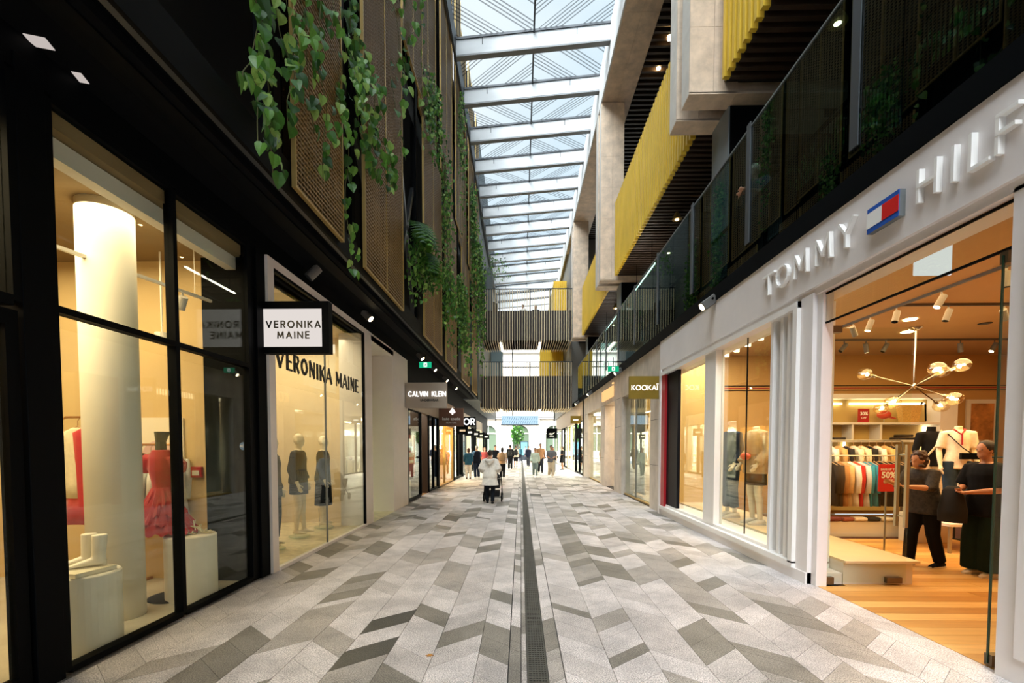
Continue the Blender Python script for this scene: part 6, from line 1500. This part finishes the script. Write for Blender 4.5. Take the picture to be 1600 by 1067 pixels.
for i, (x, y, h_) in enumerate(((-.5, 66, 5.2), (-13, 70, 7), (14, 70, 7))):
    tt = thing('street_tree', ('middle', 'left', 'right')[i] + ' dark green street tree in front of the arched building', 'tree', (x, y, 0)); MB().tube([(x, y, 0), (x, y, h_ * .5)], [.14, .09]).build('trunk', mat('bark', '#4a4036', .9), tt)
    m = MB()
    for k in range(500):
        d = Vector((random.gauss(0, 1), random.gauss(0, 1), random.gauss(0, 1))).normalized() * random.random() ** .4; p = Vector((x + d.x * .19 * h_, y + d.y * .19 * h_, h_ * .68 + d.z * h_ * .3)); M = leaf_rot().to_matrix(); m.cur = random.choice((0, 1, 3, 3)); m.add([p + M @ (Vector(v) * .3) for v in LV], LF)
    m.build('crown', LEAFM, tt, smooth=True, kind='stuff')
kio = thing('street_kiosk', 'slim blue screen kiosk at the far end of the lane', 'kiosk', (.1, 55, 0)); bx(-.1, .9, 56, 56.2, 0, 2.3).build('case', DARKGREY, kio); bx(0, .8, 55.98, 56.0, .6, 2.2).build('display', emit('kiosk_blue', '#8fd0e2', .5), kio)

# ================================================================ PEOPLE IN THE LANE
WALK = dict(knL=(-.09, .12, .52), anL=(-.09, .14, .085), knR=(.09, .05, .50), anR=(.09, -.20, .12), wrL=(-.24, -.02, .92), wrR=(.24, .12, .93))
STAND = {}
PUSH = dict(elL=(-.25, .02, 1.15), wrL=(-.2, .30, 1.05), elR=(.25, .02, 1.15), wrR=(.2, .30, 1.05), knL=(-.09, .10, .52), anL=(-.09, .10, .085), anR=(.09, -.16, .10), lean=.04)
figure('person', 'person in white hooded coat pushing a pram, seen from behind', 'person', (-.91, 13.3, 0), 0, 1.58, .016, '#b98a6e', PUSH,
       top=[dict(c='#ddd8cd', hem=.62, sleeve=.62, wide=.06, flare=.14, ease=.04, hood=True, name='hooded_coat')], bottom=dict(c='#15191f', wide=.0), hair=('bun', '#2a1c14'), shoes='#1b1b1d')
pr = thing('pram', 'black pram with large wheels in front of the white coated person', 'pram', (-.86, 13.85, 0), 0, local=True)
for sx in (-.27, .27):
    for y in (0, .62):
        r = .15 if y == 0 else .11
        w = MB(); n = 18
        w.loft([[(sx + dx, y + rr * math.cos(2 * math.pi * j / n), r + rr * math.sin(2 * math.pi * j / n)) for j in range(n)] for dx, rr in ((-.02, r - .02), (-.012, r), (.012, r), (.02, r - .02))]); wo_ = w.build('wheel', BLACK2, pr)
        MB().tube([(sx - .025, y, r), (sx + .025, y, r)], r * .45, 12).build('hub', GREYM, wo_)
    MB().tube([(sx, 0, .15), (sx, .2, .45), (sx * .95, -.12, .82), (sx * .9, -.28, 1.0)], .014).build('frame_tube', BLACK, pr); MB().tube([(sx, .62, .11), (sx, .2, .45)], .014).build('frame_tube', BLACK, pr)
MB().tube([(-.245, -.28, 1.0), (.245, -.28, 1.0)], .018).build('handlebar', BLACK, pr); MB().tube([(-.27, 0, .15), (.27, 0, .15)], .012).build('axle', BLACK, pr)
MB().loft([[(-.2, -.02, .42), (.2, -.02, .42), (.2, .55, .38), (-.2, .55, .38)], [(-.22, -.1, .72), (.22, -.1, .72), (.22, .66, .66), (-.22, .66, .66)]]).build('seat', mat('pram_fabric', '#2a2b2e', .9), pr)
MB().loft([[(.22 * math.cos(math.pi * j / 8), .0 - .02, .72 + .24 * math.sin(math.pi * j / 8)) for j in range(9)], [(.22 * math.cos(math.pi * j / 8), .32, .70 + .22 * math.sin(math.pi * j / 8)) for j in range(9)]]).build('canopy', MATS['pram_fabric'], pr)
bx(-.2, .2, .05, .5, .16, .32).build('basket', MATS['pram_fabric'], pr)
V = .024
figure('person', 'person with brown bob in teal top and white trousers by the handbag shop', 'person', (-2.72, 23.5, 0), 10, 1.60, V, '#b98a6e', STAND, top=[dict(c='#27526b', hem=.80, sleeve=.8, name='top')], bottom=dict(c='#d9d6d0', wide=.01), hair=('bob', '#4a2c1c'), shoes='#3a2226')
figure('person', 'grey haired person in navy vest reaching to the person in teal', 'person', (-2.32, 23.9, 0), 35, 1.72, V, '#b5866a', dict(elL=(-.30, .02, 1.16), wrL=(-.46, -.02, 1.0)), top=[dict(c='#5f7fa0', hem=.86, sleeve=.42, name='shirt'), dict(c='#161b26', hem=.84, sleeve=0, ease=.045, name='vest')], bottom=dict(c='#1c2638', wide=.01), hair=('short', '#8c8a88'), shoes='#dcdad6')
figure('person', 'person with tan backpack and black trousers walking away', 'person', (-.97, 23.6, 0), 0, 1.62, V, '#a87a5c', WALK, top=[dict(c='#cdb090', hem=.84, sleeve=.42, wide=.02, name='tee')], bottom=dict(c='#15161a', wide=.01), hair=('bob', '#15110f'), shoes='#e2e0dc')
def backpack(loc, face, c, label, H=.42):
    t = thing('backpack', label, 'backpack', loc, R(face), None, local=True); m = MB()
    m.loft([m.ering((0, 0, 0), .14, .08), m.ering((0, 0, .06), .16, .10), m.ering((0, 0, H * .7), .155, .09), m.ering((0, 0, H), .09, .05)])
    m.build('pack', mat('pack_' + c.strip('#'), c, .8), t, smooth=True); MB().obox((0, -.10, H * .28), (.2, .05, H * .35)).build('pocket', mat('pack_' + c.strip('#'), c, .8), t)
backpack((-.97, 23.38, .93), 0, '#8f7350', 'tan backpack on the person in black trousers')
figure('person', 'person in black shirt facing the camera behind the pram pusher', 'person', (-1.55, 27.5, 0), 200, 1.74, V, '#b5866a', STAND, top=[dict(c='#17181c', hem=.84, sleeve=.42, name='shirt')], bottom=dict(c='#2a2c31', wide=.01), hair=('short', '#1d1512'), shoes='#1b1b1d')
figure('person', 'person in red top partly hidden beside the grey haired person', 'person', (-2.2, 27.6, 0), 190, 1.62, V, '#b98a6e', STAND, top=[dict(c='#a34a48', hem=.84, sleeve=.5, name='top')], bottom=dict(c='#2a2c31', wide=.01), hair=('long', '#6b4128'), shoes='#1b1b1d')
figure('person', 'person in black with black backpack walking away in the lane middle', 'person', (-.78, 33.0, 0), 0, 1.78, V, '#a87a5c', WALK, top=[dict(c='#17181b', hem=.84, sleeve=.9, name='jacket')], bottom=dict(c='#141519', wide=.01), hair=('short', '#15110f'), shoes='#1b1b1d')
backpack((-.78, 32.78, 1.0), 0, '#101114', 'black backpack on the walker in black', .46)
figure('person', 'person in pale top and black shorts with dark backpack further away', 'person', (-.42, 36.5, 0), 0, 1.74, V, '#b5866a', WALK, top=[dict(c='#d9d5cc', hem=.84, sleeve=.42, name='tee')], bottom=dict(c='#15161a', wide=.03, len=.42, name='shorts'), hair=('short', '#4a3526'), shoes='#1b1b1d')
backpack((-.42, 36.28, .98), 0, '#16181c', 'dark backpack on the walker in shorts', .46)
figure('person', 'person in pale top and sage trousers walking towards the camera', 'person', (.78, 25.0, 0), 178, 1.60, V, '#a87a5c', WALK, top=[dict(c='#aebcae', hem=.84, sleeve=.95, wide=.02, name='top')], bottom=dict(c='#6f7d78', wide=.0), hair=('bob', '#3a241a'), shoes='#e2e0dc', eyes=True)
figure('person', 'bearded person in grey shirt and beige trousers walking towards the camera', 'person', (1.66, 25.1, 0), 183, 1.74, V, '#9a6c50', dict(WALK, wrL=(-.08, .22, 1.05), wrR=(.08, .22, 1.05)), top=[dict(c='#63666a', hem=.82, sleeve=.6, name='shirt')], bottom=dict(c='#b5a78f', wide=.015), hair=('short', '#17110e'), shoes='#d6d0c6', eyes=True)
figure('person', 'tall person in brown top behind the two walkers', 'person', (1.25, 29.0, 0), 180, 1.86, V, '#8a5e44', WALK, top=[dict(c='#8f6a4c', hem=.82, sleeve=.6, name='shirt')], bottom=dict(c='#23252b', wide=.01), hair=('short', '#2a1a12'), shoes='#1b1b1d')
figure('person', 'person with afro in black top, grey trousers and olive bag', 'person', (2.08, 29.6, 0), 180, 1.62, V, '#8a5e44', STAND, top=[dict(c='#16171a', hem=.84, sleeve=.42, name='tee')], bottom=dict(c='#6a6c6e', wide=.015), hair=('afro', '#15110f'), shoes='#1b1b1d')
hbg = thing('shoulder_bag', 'olive shoulder bag on the person with the afro', 'bag', (1.88, 29.45, .9)); MB().obox((1.86, 29.42, 1.05), (.28, .12, .30)).build('bag', mat('olive_bag', '#6f6a44', .8), hbg, bev=.03); MB().tube([(1.75, 29.45, 1.2), (1.95, 29.45, 1.5), (2.0, 29.5, 1.52)], .012).build('strap', mat('olive_bag', '#6f6a44'), hbg)
figure('person', 'person in black dress standing by the right shop front', 'person', (2.95, 32.5, 0), 100, 1.70, V, '#a87a5c', dict(elL=(-.24, .05, 1.15), wrL=(-.1, .25, 1.1)), top=[dict(c='#131417', hem=.9, sleeve=.5, name='bodice')], bottom=dict(kind='skirt', c='#131417', hem=.55, flare=.08), hair=('bob', '#17110e'), shoes='#1b1b1d')
figure('person', 'person in navy jacket with a bag far down the lane', 'person', (.62, 38.0, 0), 170, 1.70, V, '#a87a5c', WALK, top=[dict(c='#20263a', hem=.80, sleeve=.95, name='jacket')], bottom=dict(c='#3a3d46', wide=.01), hair=('short', '#2a1c14'), shoes='#1b1b1d')
figure('person', 'small figure in teal walking at the far end of the lane', 'person', (-.1, 50.0, 0), 10, 1.66, .03, '#a87a5c', WALK, top=[dict(c='#3a6a78', hem=.82, sleeve=.9, name='jacket')], bottom=dict(c='#2b2e36', wide=.01), hair=('short', '#2a1c14'), shoes='#1b1b1d')
figure('person', 'small figure in grey walking at the far end of the lane', 'person', (.55, 52.0, 0), 190, 1.70, .03, '#a87a5c', WALK, top=[dict(c='#8c8f94', hem=.82, sleeve=.9, name='jacket')], bottom=dict(c='#4b5058', wide=.01), hair=('short', '#3a2a1e'), shoes='#1b1b1d')
figure('person', 'person in dark blue with a phone leaning behind the tinted glass upstairs', 'person', (3.86, 7.75, 4.60), 120, 1.74, .018, '#a87a5c', dict(elL=(-.24, .06, 1.16), wrL=(-.08, .28, 1.22), elR=(.24, .06, 1.15), wrR=(.08, .28, 1.2), hz=-.02, hy=.03), top=[dict(c='#33454e', hem=.82, sleeve=.6, name='shirt')], bottom=dict(c='#20262b', wide=.01), hair=('short', '#8a7a66'), shoes='#1b1b1d', eyes=True)
figure('person', 'person in white standing on the upper footbridge', 'person', (.12, 30.2, 9.25), 150, 1.72, .03, '#b5866a', STAND, top=[dict(c='#e2ded6', hem=.82, sleeve=.9, name='jacket')], bottom=dict(c='#8c8f94', wide=.01), hair=('short', '#6b4a30'), shoes='#1b1b1d')
figure('person', 'person in black leaning on the upper footbridge rail', 'person', (.95, 30.2, 9.25), 180, 1.66, .03, '#b5866a', dict(elL=(-.24, .1, 1.15), wrL=(-.1, .3, 1.2)), top=[dict(c='#1d1e22', hem=.82, sleeve=.9, name='jacket')], bottom=dict(c='#2b2e36', wide=.01), hair=('long', '#7a5434'), shoes='#1b1b1d')

# ================================================================ bake modifiers and text to plain meshes
dg = bpy.context.evaluated_depsgraph_get()
baked = []
for o in PENDING:
    ev = o.evaluated_get(dg); baked.append((o, bpy.data.meshes.new_from_object(ev, preserve_all_data_layers=False, depsgraph=dg)))
for o, me in baked:
    if o.type == 'FONT':
        n = bpy.data.objects.new('tmp', me); COL.objects.link(n); nm = o.name; p = o.parent; mi = o.matrix_parent_inverse.copy()
        n.location = o.location; n.rotation_euler = o.rotation_euler; n.scale = o.scale; n.parent = p; n.matrix_parent_inverse = mi
        bpy.data.objects.remove(o); n.name = nm
    else:
        mats = list(o.data.materials); o.modifiers.clear(); o.data = me
        if not me.materials:
            for m_ in mats: me.materials.append(m_)
        me.polygons.foreach_set('use_smooth', [True] * len(me.polygons))
